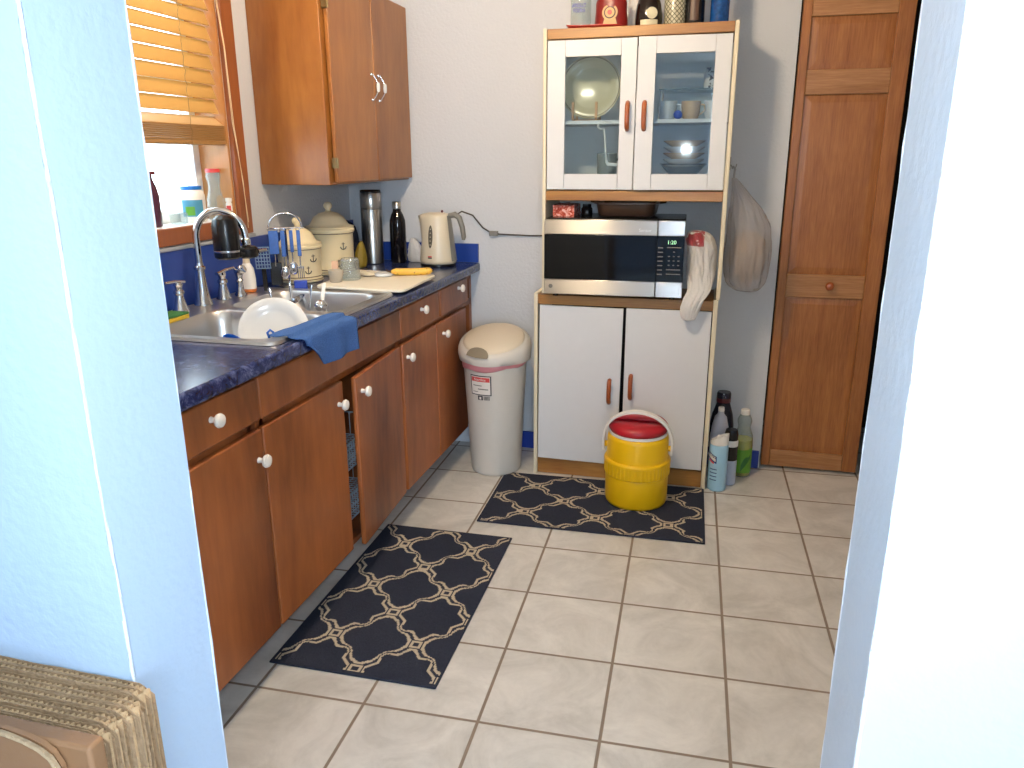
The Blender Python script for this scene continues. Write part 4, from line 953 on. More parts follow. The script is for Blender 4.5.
# ---------------------------------------------------------------- counter: far end
ZC=.9055
def canister(label,x,y,rad,h):
    r=thing('canister',label,'canister',(x,y,ZC),'cream ceramic canisters')
    MB().lathe((x,y,ZC),[(rad*.92,0),(rad*.98,.004),(rad*.98,.010),(rad*.92,.014),(rad*.92,h*.3),(rad*.93,h*.86),(rad*.97,h*.9),(rad,h*.93),(rad,h-.004),(rad*.96,h)],56).build('body',M['cream'],r,smooth=60)
    for z in (.010,.020,h*.885): MB().lathe((x,y,ZC+z),[(rad*(.99 if z<.015 else .935 if z<.1 else .972),0),(rad*(.99 if z<.015 else .935 if z<.1 else .972),.0032)],56,cap=False).build('stripe',M['stripe'],r)
    l=MB().lathe((x,y,ZC+h),[(rad*.98,.0005),(rad*.99,.006),(rad*.80,.012),(rad*.74,.02),(rad*.60,.045),(rad*.38,.060),(rad*.16,.066),(.012,.068),(.010,.076),(.017,.084),(.0185,.094),(.013,.103),(0,.106)],48); l.build('lid',M['cream'],r,smooth=60)
    # anchor motif on the front, facing the room
    dirn=Vector((1.685-x,-3.463-y,0)).normalized(); rt=Vector((-dirn.y,dirn.x,0)); base=Vector((x,y,0))
    for du,dz in ((.052,h*.55),(.030,.035)):
        def P(u,w):
            u2=u+du; k=math.sqrt(max((rad*.935)**2-u2*u2,0)); q=base+rt*u2+dirn*(k+.0015); return (q.x,q.y,ZC+dz+w)
        b=MB(); b.tube([P(0,.03),P(0,.004)],.0017,6); b.tube([P(-.012,.012),P(-.008,.004),P(0,.001),P(.008,.004),P(.012,.012)],.0020,6); b.tube([P(-.006,.024),P(.006,.024)],.0013,6)
        b.build('anchor_motif',M['label_black'],r,smooth=60)
M['stripe']=plain('canister_stripe','6b5a4a',.4)
canister('largest cream ceramic canister with anchor motif and domed lid, nearer the corner',.094,-.455,.104,.190)
canister('smaller cream ceramic canister with domed lid in front of the larger one',.078,-.690,.090,.145)
r=thing('thermos_flask','tall brushed steel thermos flask near the corner of the counter','thermos',(.144,-.138,ZC))
MB().lathe((.144,-.138,ZC),[(.044,0),(.0475,.003),(.0475,.005),(.0475,.245),(.0465,.248)],40).build('body',M['steelv'],r,smooth=50)
MB().lathe((.144,-.138,ZC),[(.0465,.249),(.0475,.252),(.0475,.318),(.046,.3205)],40).build('cup_lid',M['steelv'],r,smooth=50)
MB().lathe((.144,-.138,ZC),[(.047,.321),(.047,.329),(.043,.333),(0,.3335)],40).build('lid_top',M['black'],r,smooth=50)
r=thing('water_bottle','slim black metal water bottle with steel cap beside the thermos','bottle',(.250,-.088,ZC))
MB().lathe((.250,-.088,ZC),[(.034,0),(.037,.004),(.0375,.17),(.036,.195),(.028,.220),(.0195,.236),(.0185,.246)],36).build('body',M['blackbottle'],r,smooth=60)
MB().lathe((.250,-.088,ZC),[(.0205,.2465),(.021,.25),(.021,.276),(.018,.279),(0,.2795)],28).build('cap',M['steelv'],r,smooth=50)
o=bag('plastic_bag','small crumpled clear plastic bag on the counter behind the black bottle','bag',[(.322,-.052,ZC,.026,.016),(.322,-.052,ZC+.01,.036,.022),(.320,-.052,ZC+.05,.036,.022),(.314,-.052,ZC+.085,.024,.016),(.310,-.052,ZC+.11,.010,.008)],M['bagw'],21,.16,n=48,rows=24)
o=bag('cloth_bag','dark navy cloth bag slumped in the corner behind the canisters','bag',[(.045,-.22,ZC,.04,.07),(.045,-.22,ZC+.02,.055,.085),(.045,-.215,ZC+.10,.052,.080),(.040,-.21,ZC+.17,.040,.060),(.035,-.20,ZC+.20,.012,.02)],M['navy'],31,.18,n=48,rows=24)
o=bag('yellow_bag','small mustard yellow bag between the big canister and the thermos','bag',[(.145,-.275,ZC,.018,.026),(.145,-.275,ZC+.01,.024,.034),(.145,-.275,ZC+.06,.022,.030),(.146,-.27,ZC+.10,.012,.016),(.147,-.268,ZC+.115,.004,.006)],M['mustard'] if 'mustard' in M else plain('mustard_bag','8f7a2a',.5,var=.3),41,.14,n=40,rows=20)
def kettle():
    x,y,z=.468,-.150,ZC
    r=thing('electric_kettle','cream plastic electric kettle with grey handle at the counter end','kettle',(x,y,z))
    MB().lathe((x,y,z),[(.074,.0),(.080,.003),(.080,.012),(.070,.015)],36).build('power_base',M['black'],r,smooth=50)
    b=MB(); vs=[];n=48; prof=[(.0,.012),(.076,.012),(.082,.016),(.083,.03),(.072,.12),(.060,.205),(.058,.222),(.052,.231),(.03,.236),(.0,.237)]
    for rr_,zz in prof:
        for k in range(n):
            a=2*PI*k/n; 
            sp=max(0,math.cos(a-PI))**5*max(0,(zz-.13)/.10)**1.3*.034 if zz<.225 else max(0,math.cos(a-PI))**5*.018*(rr_/.061)
            rad=rr_+sp; vs.append((x+rad*math.cos(a),y+rad*.93*math.sin(a),z+zz))
    m=len(prof); fs=[(j*n+k,j*n+(k+1)%n,(j+1)*n+(k+1)%n,(j+1)*n+k) for j in range(m-1) for k in range(n)]
    b.add(vs,fs).build('body',M['creampl'],r,smooth=60)
    P=[(x+.058,y,z+.222),(x+.085,y,z+.228),(x+.105,y,z+.215),(x+.118,y,z+.175),(x+.124,y,z+.130),(x+.122,y,z+.118)]
    MB().tube(P,[.014,.015,.014,.013,.012,.008],14,flat=.9).build('handle',M['grey'],r,smooth=60)
    s=MB(); s.grid(lambda u,v:(x+(.0835-.0835*.28*v+.0025)*math.cos(R(-26+42*u)),y+(.0785-.0785*.28*v+.0025)*math.sin(R(-26+42*u)),z+.025+.20*v),8,8); s.build('handle_spine',M['grey'],r,smooth=60)
    def win(sc,eps,z0,z1):
        vs=[];k=24;a0=R(-98)
        pts=[]
        for i in range(k):
            t=2*PI*i/k; w=.011*sc*math.cos(t); h=(z0+z1)/2+(z1-z0)/2*math.sin(t); rad=.0835-(h-.02)*.118+eps
            a=a0+w/rad; pts.append((x+rad*math.cos(a),y+rad*.93*math.sin(a),z+h))
        return MB().add(pts,[tuple(range(k))])
    w=win(1,.0022,.085,.185).build('water_gauge',M['gauge'],r,smooth=0)
    for i in range(5): 
        h=.10+.017*i; rad=.0835-(h-.02)*.118+.003; a=R(-98); MB().sphere((x+rad*math.cos(a),y+rad*.93*math.sin(a),z+h),.0022,8,6).build('gauge_mark',M['creampl'],w)
    h=.05; a=R(-98); rad=.082
    BX(x+rad*math.cos(a)-.009,x+rad*math.cos(a)+.009,y+rad*.93*math.sin(a)-.002,y+rad*.93*math.sin(a)+.0,z+.046,z+.051).build('label',M['label_red'],r,smooth=0)
    BX(x+rad*math.cos(a)-.009,x+rad*math.cos(a)+.009,y+rad*.93*math.sin(a)-.002,y+rad*.93*math.sin(a)+.0,z+.040,z+.045).build('label',M['label_black'],r,smooth=0)
    MB().sphere((x+.025,y,z+.242),.006,10,8).build('lid_button',M['maroon'],r)
M['gauge']=plain('gauge_window','5b564c',.2)
kettle()
o=MB().tube([(.545,-.115,1.128),(.555,-.06,1.142),(.592,-.012,1.122),(.64,-.010,1.066),(.68,-.010,1.043),(.72,-.010,1.038),(.80,-.010,1.036),(.86,-.010,1.034),(.94,-.010,1.036)],.0035,8).build('power_cord',M['cordgrey'],smooth=60); tag(o,'dark grey power cord running along the back wall from kettle to hutch','cord')
BX(.672,.712,-.020,-.001,1.030,1.052).build('cord_plug',M['grey'],o,bevel=.002)
# cutting board and what lies on it
cb=MB(); P=[(.255,-.905),(.615,-.925),(.600,-.535),(.22,-.47)]
def rquad(P,r=.02):
    out=[]
    for i in range(4):
        p=Vector(P[i]+(0,));a=(Vector(P[i-1]+(0,))-p).normalized();b=(Vector(P[(i+1)%4]+(0,))-p).normalized()
        for t in (0,.25,.5,.75,1):
            q=p+a*r*(1-t)**2+b*r*t**2; out.append((q.x,q.y))
    return out
o=cb.prism(rquad(P,.03),2,.9145,.924).build('cutting_board',M['beige'],bevel=.002); tag(o,'cream cutting board bridging the counter behind the sink','cutting board')
ZB=.9245
r=thing('drinking_glass','upturned faceted clear glass on the left of the cutting board','glass',(.318,-.735,ZB))
MB().lathe((.318,-.735,ZB),[(.036,0),(.0375,.002),(.037,.02),(.036,.035),(.0355,.05),(.034,.072),(.030,.080),(0,.081)],40,fn=lambda a,z:1+.05*abs(math.sin(6*a+z*70)),cap=False).build('body',M['tglass2'],r,smooth=15)
MB().lathe((.318,-.735,ZB),[(.033,.0735),(.0355,.0745),(.031,.0825),(0,.0835)],32).build('base',M['tglass2'],r,smooth=50)
o=MB().lathe((.290,-.800,ZB),[(.022,0),(.024,.002),(.029,.045),(.0275,.045),(.022,.004),(0,.003)],28,cap=False).build('plastic_cup',M['frost'],smooth=50); tag(o,'small frosted plastic cup left of the upturned glass','cup')
o=MB().box(.262,.286,-.775,-.772,ZB,ZB+.075,).build('paper_card',M['cardpink'],smooth=0); o.rotation_euler=(R(-12),0,R(25)); tag(o,'small pinkish card leaning behind the frosted cup','card')
o=MB().lathe((.352,-.640,ZB),[(.028,0),(.032,.003),(.033,.012),(.030,.012),(.027,.005),(0,.004)],32,cap=False).build('jar_lid',M['creampl'],smooth=50); tag(o,'small cream jar lid lying beside the upturned glass','lid')
MB().lathe((.352,-.640,ZB),[(.0328,.0025),(.0335,.0045),(.0328,.0065)],32,cap=False).build('lid_stripe',M['stripe'],o)
o=MB().lathe((.408,-.625,ZB),[(.030,0),(.038,.004),(.036,.012),(.022,.017),(0,.018)],32).build('white_dish',M['ceramic'],smooth=50); tag(o,'small white upturned dish between jar lid and banana','dish')
def banana():
    r=thing('banana','ripe yellow banana lying on the cutting board','banana',(.51,-.60,ZB))
    P=[];Rr=[]; a=Vector((.442,-.625,0)); b=Vector((.592,-.560,0))
    for i in range(18):
        t=i/17; p=a.lerp(b,t); n=Vector((-(b-a).y,(b-a).x,0)).normalized(); p+=n*(.010*math.sin(PI*t)); rad=.0145*min(1,(.35+t*6),(.5+(1-t)*7))
        if i==0: rad=.006
        if i==17: rad=.005
        P.append((p.x,p.y,ZB+.0148+.004*(2*t-1)**2)); Rr.append(rad)
    MB().tube(P,Rr,10).build('flesh_peel',M['banana'],r,smooth=50)
    MB().tube([P[0],(P[0][0]-.012,P[0][1]-.006,P[0][2]+.003),(P[0][0]-.02,P[0][1]-.006,P[0][2]+.006)],[.005,.0035,.004],8).build('stem',M['bananastem'],r,smooth=50)
    MB().sphere((P[17][0]+.002,P[17][1],P[17][2]),.004,8,6).build('tip',M['bananastem'],r)
def banana_mat():
    m,nt,b=newmat('banana_peel'); tc=N(nt,'ShaderNodeTexCoord'); v=N(nt,'ShaderNodeTexNoise',Scale=70.0,Detail=2.0); nt.links.new(tc.outputs['Object'],v.inputs[0])
    cr=N(nt,'ShaderNodeValToRGB'); e=cr.color_ramp.elements; e[0].position=.28; e[0].color=srgb('6b3d12'); e[1].position=.34; e[1].color=srgb('dcae40'); nt.links.new(v.outputs['Fac'],cr.inputs[0]); nt.links.new(cr.outputs[0],b.inputs['Base Color']); b.inputs['Roughness'].default_value=.45; return m
M['banana']=banana_mat(); M['bananastem']=plain('banana_stem','4a3312',.6)
banana()
# ---------------------------------------------------------------- utensil stand
def utensils():
    x,y=.142,-.885; z=ZC+.0
    camd=Vector((1.685-x,-3.463-y,0)).normalized(); rt=Vector((-camd.y,camd.x,0)); c=Vector((x,y,0))
    r=thing('utensil_stand','chrome arched utensil stand hung with blue-handled kitchen tools','utensil stand',(x,y,z))
    MB().lathe((x,y,z),[(.055,0),(.055,.004),(.02,.010),(.006,.012)],32).build('base',M['chrome'],r)
    bk=c-camd*.035
    MB().tube([c+Vector((0,0,z+.010)),bk+Vector((0,0,z+.06)),bk+Vector((0,0,z+.20))],.004,8).build('post',M['chrome'],r)
    P=[]
    for i in range(21):
        a=PI*i/20; q=c-camd*.01+rt*(-.060*math.cos(a)); P.append((q.x,q.y,z+.225+.055*math.sin(a)))
    MB().tube(P,.0032,8).build('arch',M['chrome'],r,smooth=60)
    a=c-camd*.01-rt*.066; b=c-camd*.01+rt*.066
    MB().tube([(a.x,a.y,z+.225),(b.x,b.y,z+.225)],.0035,8).build('crossbar',M['chrome'],r)
    MB().tube([(bk.x,bk.y,z+.20),(c.x-camd.x*.01,c.y-camd.y*.01,z+.225)],.0035,8).build('brace',M['chrome'],r)
    G='blue-handled tools on the utensil stand'
    def tool(nm,lb,u,w,hl,head,dd):
        o=c+camd*(.006+dd)+rt*u; T=z+.222
        t=thing(nm,lb,'kitchen tool',(o.x,o.y,T-.20),G)
        def Q(du,h,dep=0): q=o+rt*du+camd*dep; return (q.x,q.y,T+h)
        def strip(du0,du1,h0,h1,dep0,dep1):
            bb=MB(); v=[Q(du0,h0,dep0),Q(du1,h0,dep0),Q(du1,h1,dep0),Q(du0,h1,dep0),Q(du0,h0,dep1),Q(du1,h0,dep1),Q(du1,h1,dep1),Q(du0,h1,dep1)]
            return bb.add(v,[(0,1,2,3),(7,6,5,4),(0,4,5,1),(1,5,6,2),(2,6,7,3),(3,7,4,0)])
        strip(-w/2,w/2,-hl,-.004,-.004,.004).build('handle',M['bluehandle'],t,bevel=.002)
        MB().tube([Q(-w/2+.001,-.006,.002),Q(-w/2+.001,.004,.002),Q(w/2-.001,.004,.002),Q(w/2-.001,-.006,.002)],.0022,6).build('ring',M['chrome'],t)
        MB().tube([Q(0,-hl,0),Q(0,-hl-.045,0)],.0028,8).build('shaft',M['chrome'],t)
        if head=='turner': strip(-.021,.021,-.205,-hl-.03,-.003,.001).build('blade',M['black'],t,bevel=.003)
        elif head=='spoon':
            q=Q(0,-hl-.06,0); MB().sphere((0,0,0),.018,16,10,1,.35,1.4,mat=Matrix.Translation(q)@Matrix.Rotation(math.atan2(rt.y,rt.x),4,'Z')).build('bowl',M['chrome'],t,smooth=60)
        elif head=='fork':
            for k in (-.010,-.0035,.0035,.010): MB().tube([Q(k,-hl-.04,0),Q(k,-hl-.08,.004)],.0018,6).build('tine',M['chrome'],t)
            strip(-.012,.012,-hl-.046,-hl-.038,-.001,.001).build('head',M['chrome'],t)
    tool('slotted_turner','wide blue-handled turner with black blade, leftmost on utensil stand',-.045,.034,.09,'turner',0)
    tool('serving_spoon','blue-handled serving spoon second from the left on the utensil stand',-.012,.016,.10,'spoon',.004)
    tool('ladle_spoon','blue-handled spoon third from the left on the utensil stand',.018,.013,.085,'spoon',0)
    tool('serving_fork','blue-handled serving fork, rightmost on the utensil stand',.044,.014,.10,'fork',.004)
M['bluehandle']=plain('blue_marbled_handle','2b57a6',.3,var=.3,scale=90)
utensils()
# ---------------------------------------------------------------- around the sink
r=thing('dish_soap_bottle','white dish soap bottle with orange base behind the side sprayer','bottle',(.056,-1.022,.914))
MB().lathe((.056,-1.022,.9142),[(.026,0),(.028,.004),(.029,.012)],28,1,.75).build('base_band',M['orange'],r)
MB().lathe((.056,-1.022,.9142),[(.029,.012),(.029,.05),(.025,.085),(.016,.10),(.012,.104)],28,1,.75,cap=False).build('body',M['white'],r,smooth=60)
MB().lathe((.056,-1.022,.9142),[(.013,.104),(.012,.118),(.006,.125),(0,.126)],20).build('cap',M['creampl'],r)
t=thing('slotted_spatula','black slotted spatula with blue-grey head leaning behind the sink','spatula',(.115,-1.005,.914))
b=MB(); m=Matrix.Translation((.115,-1.005,.914))@Matrix.Rotation(R(27),4,'Z')@Matrix.Rotation(R(10),4,'X')
b.box(-.008,.008,-.003,.003,.002,.085,mat=m); b.build('handle',M['black'],t,bevel=.002)
b=MB(); w=.026
for i in range(6): b.box(-w+i*(2*w-.003)/5,-w+i*(2*w-.003)/5+.003,-.0015,.0015,.086,.166,mat=m)
for i in range(7): b.box(-w,w,-.0014,.0014,.086+i*.0128,.089+i*.0128,mat=m)
b.build('head',M['spat'],t,smooth=0)
o=MB().box(.085,.150,-1.585,-1.485,.9145,.927).build('sponge',M['spongeY'],bevel=.003); tag(o,'yellow and green scouring sponge at the near end of the sink','sponge')
MB().box(.085,.150,-1.585,-1.485,.9272,.934).build('scouring_pad',M['spongeG'],o,bevel=.002)
# plate in the near bowl, tilted against the divider
def plate():
    C=Vector((.415,-1.452,.876)); rad=.103
    nrm=Vector((.40,-.80,.45)).normalized(); q=Vector((0,0,1)).rotation_difference(nrm).to_matrix().to_4x4(); m=Matrix.Translation(C)@q
    o=MB().lathe((0,0,0),[(0,0),(.062,0),(.070,.004),(.082,.010),(rad,.013),(rad+.001,.0148),(rad-.001,.016),(.082,.0135),(.069,.0075),(.060,.004),(0,.004)],64,mat=m,cap=False).build('white_plate',M['ceramic'],smooth=60)
    tag(o,'white round plate propped up in the near sink bowl','plate')
plate()
o=MB().lathe((0,0,0),[(.022,0),(.026,.003),(.032,.052),(.033,.055),(.030,.055),(.024,.005),(0,.004)],32,mat=Matrix.Translation((.345,-1.60,.835))@Matrix.Rotation(R(35),4,'Y'),cap=False).build('blue_cup',M['bluecup'],smooth=60); tag(o,'blue plastic cup lying in the near sink bowl','cup')
o=MB().tube([(.505,-1.60,.83),(.500,-1.615,.90),(.497,-1.618,.915),(.503,-1.613,.922),(.509,-1.608,.915),(.507,-1.60,.89)],.0035,8).build('dish_brush',M['bluecup'],smooth=60); tag(o,'blue looped brush handle sticking up in front of the white plate','brush')
# far bowl: steel cup, measuring spoon, blue box
o=MB().lathe((0,0,0),[(.024,0),(.028,.003),(.036,.055),(.038,.058),(.0355,.058),(.026,.006),(0,.005)],32,mat=Matrix.Translation((.335,-1.135,.865))@Matrix.Rotation(R(20),4,'X')@Matrix.Rotation(R(-20),4,'Y'),cap=False).build('steel_cup',M['chrome'],smooth=60); tag(o,'small shiny steel cup in the far sink bowl','cup')
r=thing('measuring_scoop','round steel scoop with white handle standing in the far sink bowl','scoop',(.43,-1.18,.80))
MB().sphere((.430,-1.185,.905),.024,20,14).build('scoop_bowl',M['chrome'],r,smooth=60)
MB().tube([(.428,-1.170,.925),(.422,-1.140,.975)],[.0065,.0075],10,flat=.5).build('handle',M['white'],r)
MB().tube([(.430,-1.19,.882),(.432,-1.20,.80)],.004,8).build('shaft',M['chrome'],r)
MB().tube([(.449,-1.19,.905),(.462,-1.20,.87),(.450,-1.21,.83)],.003,8).build('wire_loop',M['chrome'],r)
for i,(x,y,dx,dy,lb) in enumerate(((.27,-1.10,-.03,.05,'long steel spoon handle leaning leftmost in far sink bowl'),(.30,-1.07,.0,.05,'steel fork handle leaning between the spoon and steel cup'),(.25,-1.13,-.05,.02,'dark steel knife handle leaning against the back of far sink bowl'))):
    o=MB().tube([(x,y,.765),(x+dx,y+dy,.90),(x+dx*1.2,y+dy*1.2,.945)],[.006,.003,.006],8,flat=.5).build(['table_spoon','table_fork','table_knife'][i],M['chrome'],smooth=60); tag(o,lb,'cutlery')
o=MB().box(-.024,.024,-.018,.018,0,.034,mat=Matrix.Translation((.190,-.890,ZC+.0004))@Matrix.Rotation(R(30),4,'Z')).build('blue_box',M['bluepl'],bevel=.003); tag(o,'small dark blue plastic box at the far edge of the sink','box')
# blue cloth over the front edge
def towel():
    nu,nv=44,40
    def fn(u,v):
        y=-1.675+.335*u
        reach=.088-.02*u              # how far onto the top
        hang=.010+.078*min(1,max(0,(u-.02)*3.2))
        L=reach+.012+hang; s=v*L
        lift=.0035+.005*(.5+.5*math.sin(u*11))*(1-v)+.006*noise.noise(Vector((u*4,v*3,2)))
        xe=.628+.004*math.sin(u*14)*v
        if s<reach: x=xe-.006-(reach-s); z=.9075+lift; 
        else:
            t=(s-reach); a=min(t/.012,1)*PI/2; x=xe-.006+.008*math.sin(a)+.003*math.sin(u*13)*max(0,(t-.012)/.08); z=.9075+lift*math.cos(a)-.008*(1-math.cos(a))-max(0,t-.012)
        if s<reach and x<SX1+.012: z=max(z,.9185+.5*lift)
        y2=y+.035*max(0,v-.3)*(1-u)*1.4
        return (x,y2,z)
    o=MB().grid(fn,nu,nv).build('dish_cloth',M['bluecloth'],smooth=80,solid=.003); tag(o,'blue terry dish cloth draped over the counter front edge','cloth')
towel()
# ---------------------------------------------------------------- window: blind and sill
def blind():
    r=thing('window_blind','honey-coloured wooden venetian blind lowered halfway over the kitchen window','blind',(XW-.005,(WY0+WY1)/2,1.42))
    xc=XW-.028; ya,yb=WY0+.016,WY1-.016
    BX(XW-.058,XW-.002,ya,yb,WZ1-.055,WZ1-.004).build('headrail',M['slat'],r,bevel=.003)
    b=MB(); pitch=.0475; z=1.553
    while z<WZ1-.06:
        n=5
        for k in range(1):
            m=Matrix.Translation((xc,0,z))@Matrix.Rotation(R(SLAT),4,'Y'); b.box(-.025,.025,ya,yb,-.0014,.0014,mat=m)
        z+=pitch
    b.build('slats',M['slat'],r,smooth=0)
    b=MB()
    for k in range(8): b.box(xc-.024,xc+.026,ya,yb,1.4405+k*.0062,1.4405+k*.0062+.0045)
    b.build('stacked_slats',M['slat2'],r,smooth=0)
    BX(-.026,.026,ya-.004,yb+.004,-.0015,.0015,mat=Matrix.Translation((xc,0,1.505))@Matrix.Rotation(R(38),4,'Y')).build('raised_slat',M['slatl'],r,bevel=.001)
    BX(xc-.026,xc+.027,ya,yb,1.424,1.4395).build('bottom_rail',M['slat2'],r,bevel=.003)
    for yy in (-1.13,-1.51):
        P=[(xc+.030+.002*math.sin(i*1.9),yy+.003*math.sin(i*2.4),WZ1-.06-i*(WZ1-.06-1.425)/40) for i in range(41)]
        MB().tube(P,.0009,5).build('ladder_cord',M['cordgrey2'],r)
    P=[(XW+.004,-.93,WZ1-.05),(XW+.022,-.925,1.75),(XW+.024,-.92,1.50),(XW+.024,-.905,1.35),(XW+.022,-.885,1.15)]
    MB().tube(P,.0013,5).build('pull_cord',M['cordl'],r)
    P=[(XW+.006,-.94,WZ1-.05),(XW+.026,-.935,1.75),(XW+.026,-.93,1.50),(XW+.026,-.90,1.30),(XW+.023,-.892,1.13)]
    MB().tube(P,.0013,5).build('pull_cord',M['cordl'],r)
SLAT=69
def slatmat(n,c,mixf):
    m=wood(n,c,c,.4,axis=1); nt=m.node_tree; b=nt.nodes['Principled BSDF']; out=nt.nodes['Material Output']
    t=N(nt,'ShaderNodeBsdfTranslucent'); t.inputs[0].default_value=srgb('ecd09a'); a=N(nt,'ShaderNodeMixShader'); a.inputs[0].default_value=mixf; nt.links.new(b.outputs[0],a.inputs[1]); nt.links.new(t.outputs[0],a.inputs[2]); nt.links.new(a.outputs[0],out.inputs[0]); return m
M['slat']=slatmat('blind_slat','c79c5c',.3); M['slat2']=slatmat('blind_slat_stack','9c7444',.0); M['slatl']=slatmat('blind_slat_lit','cda878',.1)  # slatl: sunlight on the raised slat is put into its paler colour
M['cordgrey2']=plain('ladder_cord','8d7c5c',.8); M['cordl']=plain('pull_cord','d8c4a0',.8)
blind()
def sill():
    G='bottles on the window sill'; z=WZ0+.0005
    def b(label,x,y,prof,mat,parts,sx=1,sy=1,nm='sill_bottle'): return bottle(nm,label,x,y,z,prof,mat,28,sx,sy,'bottle',G,parts)
    b('dark plum bottle with flat dark cap at the left of the window sill',-.085,-1.305,[(.026,0),(.03,.004),(.03,.10),(.024,.13),(.016,.15),(.015,.165)],M['plum'],[('cap',[(.026,.1652),(.026,.175),(0,.1755)],M['maroon'])])
    r=b('white bottle with green and blue label and blue cap on the sill',-.10,-1.075,[(.040,0),(.044,.004),(.044,.088),(.040,.104),(.034,.110)],M['white'],[('cap',[(.036,.1102),(.036,.122),(0,.1225)],M['bluecap'])],1,1)
    def fn(u,v): a=R(-100+95*u); return (-.10+.0448*math.cos(a),-1.075+.0448*math.sin(a),z+.020+.056*v)
    MB().grid(fn,12,4).build('label',M['labteal'],r,smooth=60)
    def fn(u,v): a=R(-85+40*u); return (-.10+.0452*math.cos(a),-1.075+.0452*math.sin(a),z+.024+.030*v)
    MB().grid(fn,10,4).build('label_spot',M['greenlab'],r,smooth=60)
    b('tall clear glass bottle with red cap on the sill beside the frame',-.085,-.962,[(.026,0),(.030,.004),(.030,.07),(.022,.10),(.020,.12),(.026,.15),(.024,.165)],M['tglass'],[('cap',[(.025,.1652),(.025,.178),(0,.1785)],M['label_red'])])
    r=b('tiny white bottle with red label at the far end of the sill',-.048,-.937,[(.011,0),(.012,.002),(.012,.055),(.008,.062)],M['white'],[('cap',[(.012,.0622),(.012,.075),(0,.0755)],M['white'])])
    def fn(u,v): a=R(-110+80*u); return (-.048+.0124*math.cos(a),-.937+.0124*math.sin(a),z+.018+.03*v)
    MB().grid(fn,8,3).build('label',M['label_red'],r,smooth=60)
    o=MB().lathe((-.085,-1.175,z),[(.024,0),(.028,.004),(.030,.035),(.026,.038),(0,.039)],24).build('glass_votive',M['tglass'],smooth=50); tag(o,'small clear glass jar between the plum and white sill bottles','jar')
M['plum']=plain('plum_glass','4a2638',.2); M['bluecap']=plain('blue_cap','1f6fc0',.3); M['labteal']=plain('teal_label','4a8fb0',.4,var=.2)
sill()
# ---------------------------------------------------------------- cardboard in the foreground
def cardboard():
    G='flattened cardboard sheets against the wall'
    def corr(label,x0,x1,y0,t,h,seed,rc=.012,pos=None):
        """double-liner corrugated sheet, flutes run vertically; irregular"""
        r=thing('cardboard_sheet',label,'cardboard',((x0+x1)/2,y0,0),G)
        def wav(x): return .0016*noise.noise(Vector((x*14,3.1,0)))
        nx=40; bw=.0009
        for side in (0,1):
            yy=y0+(t-bw if side else 0); vs=[];fs=[]
            for i in range(nx+1):
                x=x0+(x1-x0)*i/nx
                e=x1-x; top=h-(rc-math.sqrt(max(rc*rc-(rc-e)**2,0)) if e<rc else 0)+.0012*noise.noise(Vector((x*90,seed,side)))
                for dy in (0,bw): vs+=[(x,yy+dy+wav(x),0),(x,yy+dy+wav(x),top)]
            for i in range(nx):
                a=i*4;b=a+4
                fs+=[(a,b,b+1,a+1),(a+2,a+3,b+3,b+2),(a+1,b+1,b+3,a+3),(a,a+2,b+2,b)]
            fs+=[(0,1,3,2),(nx*4,nx*4+2,nx*4+3,nx*4+1)]
            MB().add(vs,fs).build('liner',M['kraft'],r,smooth=50)
        p=.0075; vs=[];fs=[]; x=x1-.002; xa=max(x0,x1-.36); n=int((x-xa)/p*6)
        for i in range(n+1):
            xx=x-(x-xa)*i/n; yy=y0+t/2+wav(xx)+(t/2-bw)*math.cos(2*PI*xx/p); e=x1-xx; top=h-.0022-(rc-math.sqrt(max(rc*rc-(rc-e)**2,0)) if e<rc else 0)+.0014*noise.noise(Vector((xx*120,seed,9)))
            vs+=[(xx,yy,.0),(xx,yy,top)]
        for i in range(n): fs.append((2*i,2*i+2,2*i+3,2*i+1))
        MB().add(vs,fs).build('flutes',M['kraft2'],r,smooth=60,solid=.0007)
        return r
    names=['ninth','eighth','seventh','sixth','fifth','fourth','third','second','first']
    n=9; t=.0082
    for i in range(n):
        y=-2.8505-t*(i+1)-.0008*i
        corr('tan corrugated cardboard sheet, %s from the front of the stack'%names[i],.35,1.106-.0022*(i%3)+.004*(i/n)-.002*abs(i-3),y,t,.806+.002*math.sin(i*2.3)-.0008*i,i+1)
    # front box panels
    o=MB(); 
    r=thing('cardboard_box_panel','brown cardboard panel with a torn top edge leaning in front of the stack','cardboard',(.8,-2.965,0))
    TX=1.084
    P=[(.35,0),(TX,0),(TX+.002,.72),(TX-.002,.792),(TX-.010,.808),(TX-.022,.816),(TX-.04,.821),(TX-.07,.825),(.35,.828)]
    MB().prism(P,1,-2.9655,-2.9605).build('panel',M['kraftfront'],r,smooth=0)
    tp=[]; 
    for i in range(40):
        x=.36+(TX-.09-.36)*i/39; tp.append((x,-2.9690,.8245+.0012*noise.noise(Vector((x*60,0,0)))))
    tp+=[(TX-.06,-2.969,.822),(TX-.04,-2.969,.818),(TX-.022,-2.969,.812),(TX-.010,-2.969,.804),(TX-.002,-2.969,.788),(TX,-2.969,.70),(TX,-2.969,.55)]
    MB().tube(tp,[.0035+.0012*noise.noise(Vector((i*.7,2,0))) for i in range(len(tp))],6,flat=.8).build('torn_edge',M['kraftl'],r,smooth=30)
    r=thing('cardboard_box_panel','smooth orange-brown cardboard panel behind the torn one','cardboard',(.8,-2.955,0))
    MB().box(.35,1.112,-2.9585,-2.9375,0,.814).build('panel',M['kraftfront'],r,bevel=.004,seg=3)
def kraft(n,c,c2,rough=.85):
    m=plain(n,c,rough,var=.22,scale=70,spec=.2,bump=.5,bscale=160); return m
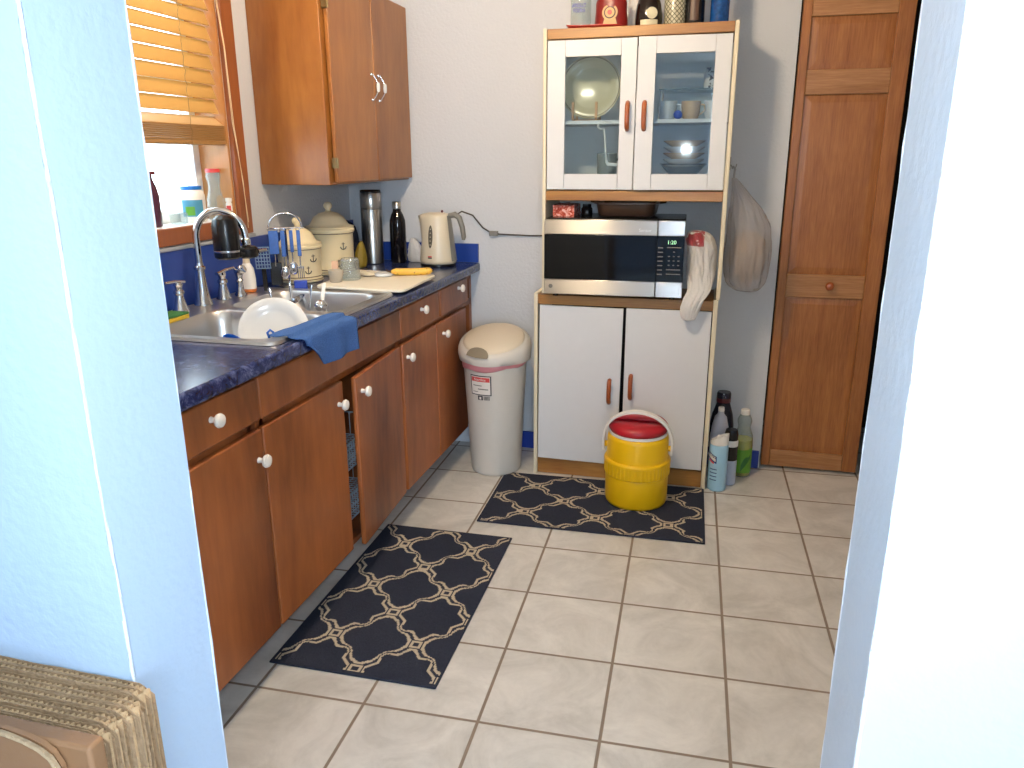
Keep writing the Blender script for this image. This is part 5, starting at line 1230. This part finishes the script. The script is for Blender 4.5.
M['kraft']=kraft('kraft_liner','a88a6a',0); M['kraft2']=kraft('kraft_flute','c2a27c',0); M['kraftl']=kraft('torn_kraft','ab9070',0); M['kraftfront']=plain('kraft_smooth','926a48',.6,var=.12,scale=9,bump=.1,bscale=90)
cardboard()
# ================================================================ LIGHTS
def lamp():
    r=thing('ceiling_lamp','two-bulb ceiling lamp above the kitchen floor','lamp',(.98,-1.6,H))
    MB().lathe((.98,-1.6,H),[(.07,-.001),(.07,-.02),(.05,-.03),(.02,-.035)],28).build('canopy',M['white'],r)
    for x in (.915,1.045):
        MB().lathe((x,-1.6,H-.055),[(.014,0),(.018,.028)],16).build('socket',M['white'],r)
        MB().lathe((x,-1.6,H-.125),[(0,0),(.018,.004),(.029,.02),(.031,.035),(.024,.055),(.014,.07)],20,cap=False).build('bulb',M['bulb'],r)
    MB().tube([(.915,-1.6,H-.03),(1.045,-1.6,H-.03)],.010,10).build('arm',M['white'],r)
m,nt,b=newmat('bulb_glow'); b.inputs['Emission Color'].default_value=(1.0,.77,.52,1); b.inputs['Emission Strength'].default_value=LAMP; M['bulb']=m
lamp()
def area(nm,loc,rot,sx,sy,col,p,portal=False):
    l=bpy.data.lights.new(nm,'AREA'); l.shape='RECTANGLE'; l.size=sx; l.size_y=sy; l.energy=p; l.color=col
    if portal: l.cycles.is_portal=True
    o=bpy.data.objects.new(nm,l); COL.objects.link(o); o.location=loc; o.rotation_euler=rot; return o
area('daylight_portal_kitchen',(XW-.17,(WY0+WY1)/2,(WZ0+WZ1)/2),(0,R(-90),0),WZ1-WZ0,WY1-WY0,(1,1,1),1,True)
area('daylight_living',(2.9,-6.97,1.45),(R(90),0,0),1.6,1.3,(.60,.78,1.0),LIV)
area('daylight_living_side',(4.15,-4.9,1.45),(0,R(90),0),1.3,1.8,(.42,.66,1.0),LIV2)
CAMLOC=Vector((1.685,-3.463,1.381))
l=bpy.data.lights.new('camera_flash','AREA'); l.shape='DISK'; l.size=.03; l.energy=FLASH; l.color=(.80,.93,1.0)
fo=bpy.data.objects.new('camera_flash',l); COL.objects.link(fo)
rot=Matrix(((0.967,-0.068,0.244),(0.253,0.276,-0.927),(-0.005,0.959,0.284))).to_quaternion().to_matrix()
fo.matrix_world=Matrix.Translation(CAMLOC+rot@Vector(FOFF))@(rot.to_4x4())
wd=bpy.data.worlds.new('w'); SC.world=wd; wd.use_nodes=True; bg=wd.node_tree.nodes['Background']; bg.inputs[0].default_value=(.80,.91,1.0,1); bg.inputs[1].default_value=SKY
cd=bpy.data.cameras.new('camera'); cd.sensor_width=36; cd.lens=768.31/1024*36; cd.clip_start=.02
co=bpy.data.objects.new('camera',cd); COL.objects.link(co); co.matrix_world=Matrix.Translation(CAMLOC)@rot.to_4x4(); SC.camera=co
vs=SC.view_settings; vs.view_transform='Standard'; vs.look='None'; vs.exposure=EXPO; vs.gamma=1; vs.use_curve_mapping=False
for o in bpy.data.objects:
    if '_o' in o: del o['_o']
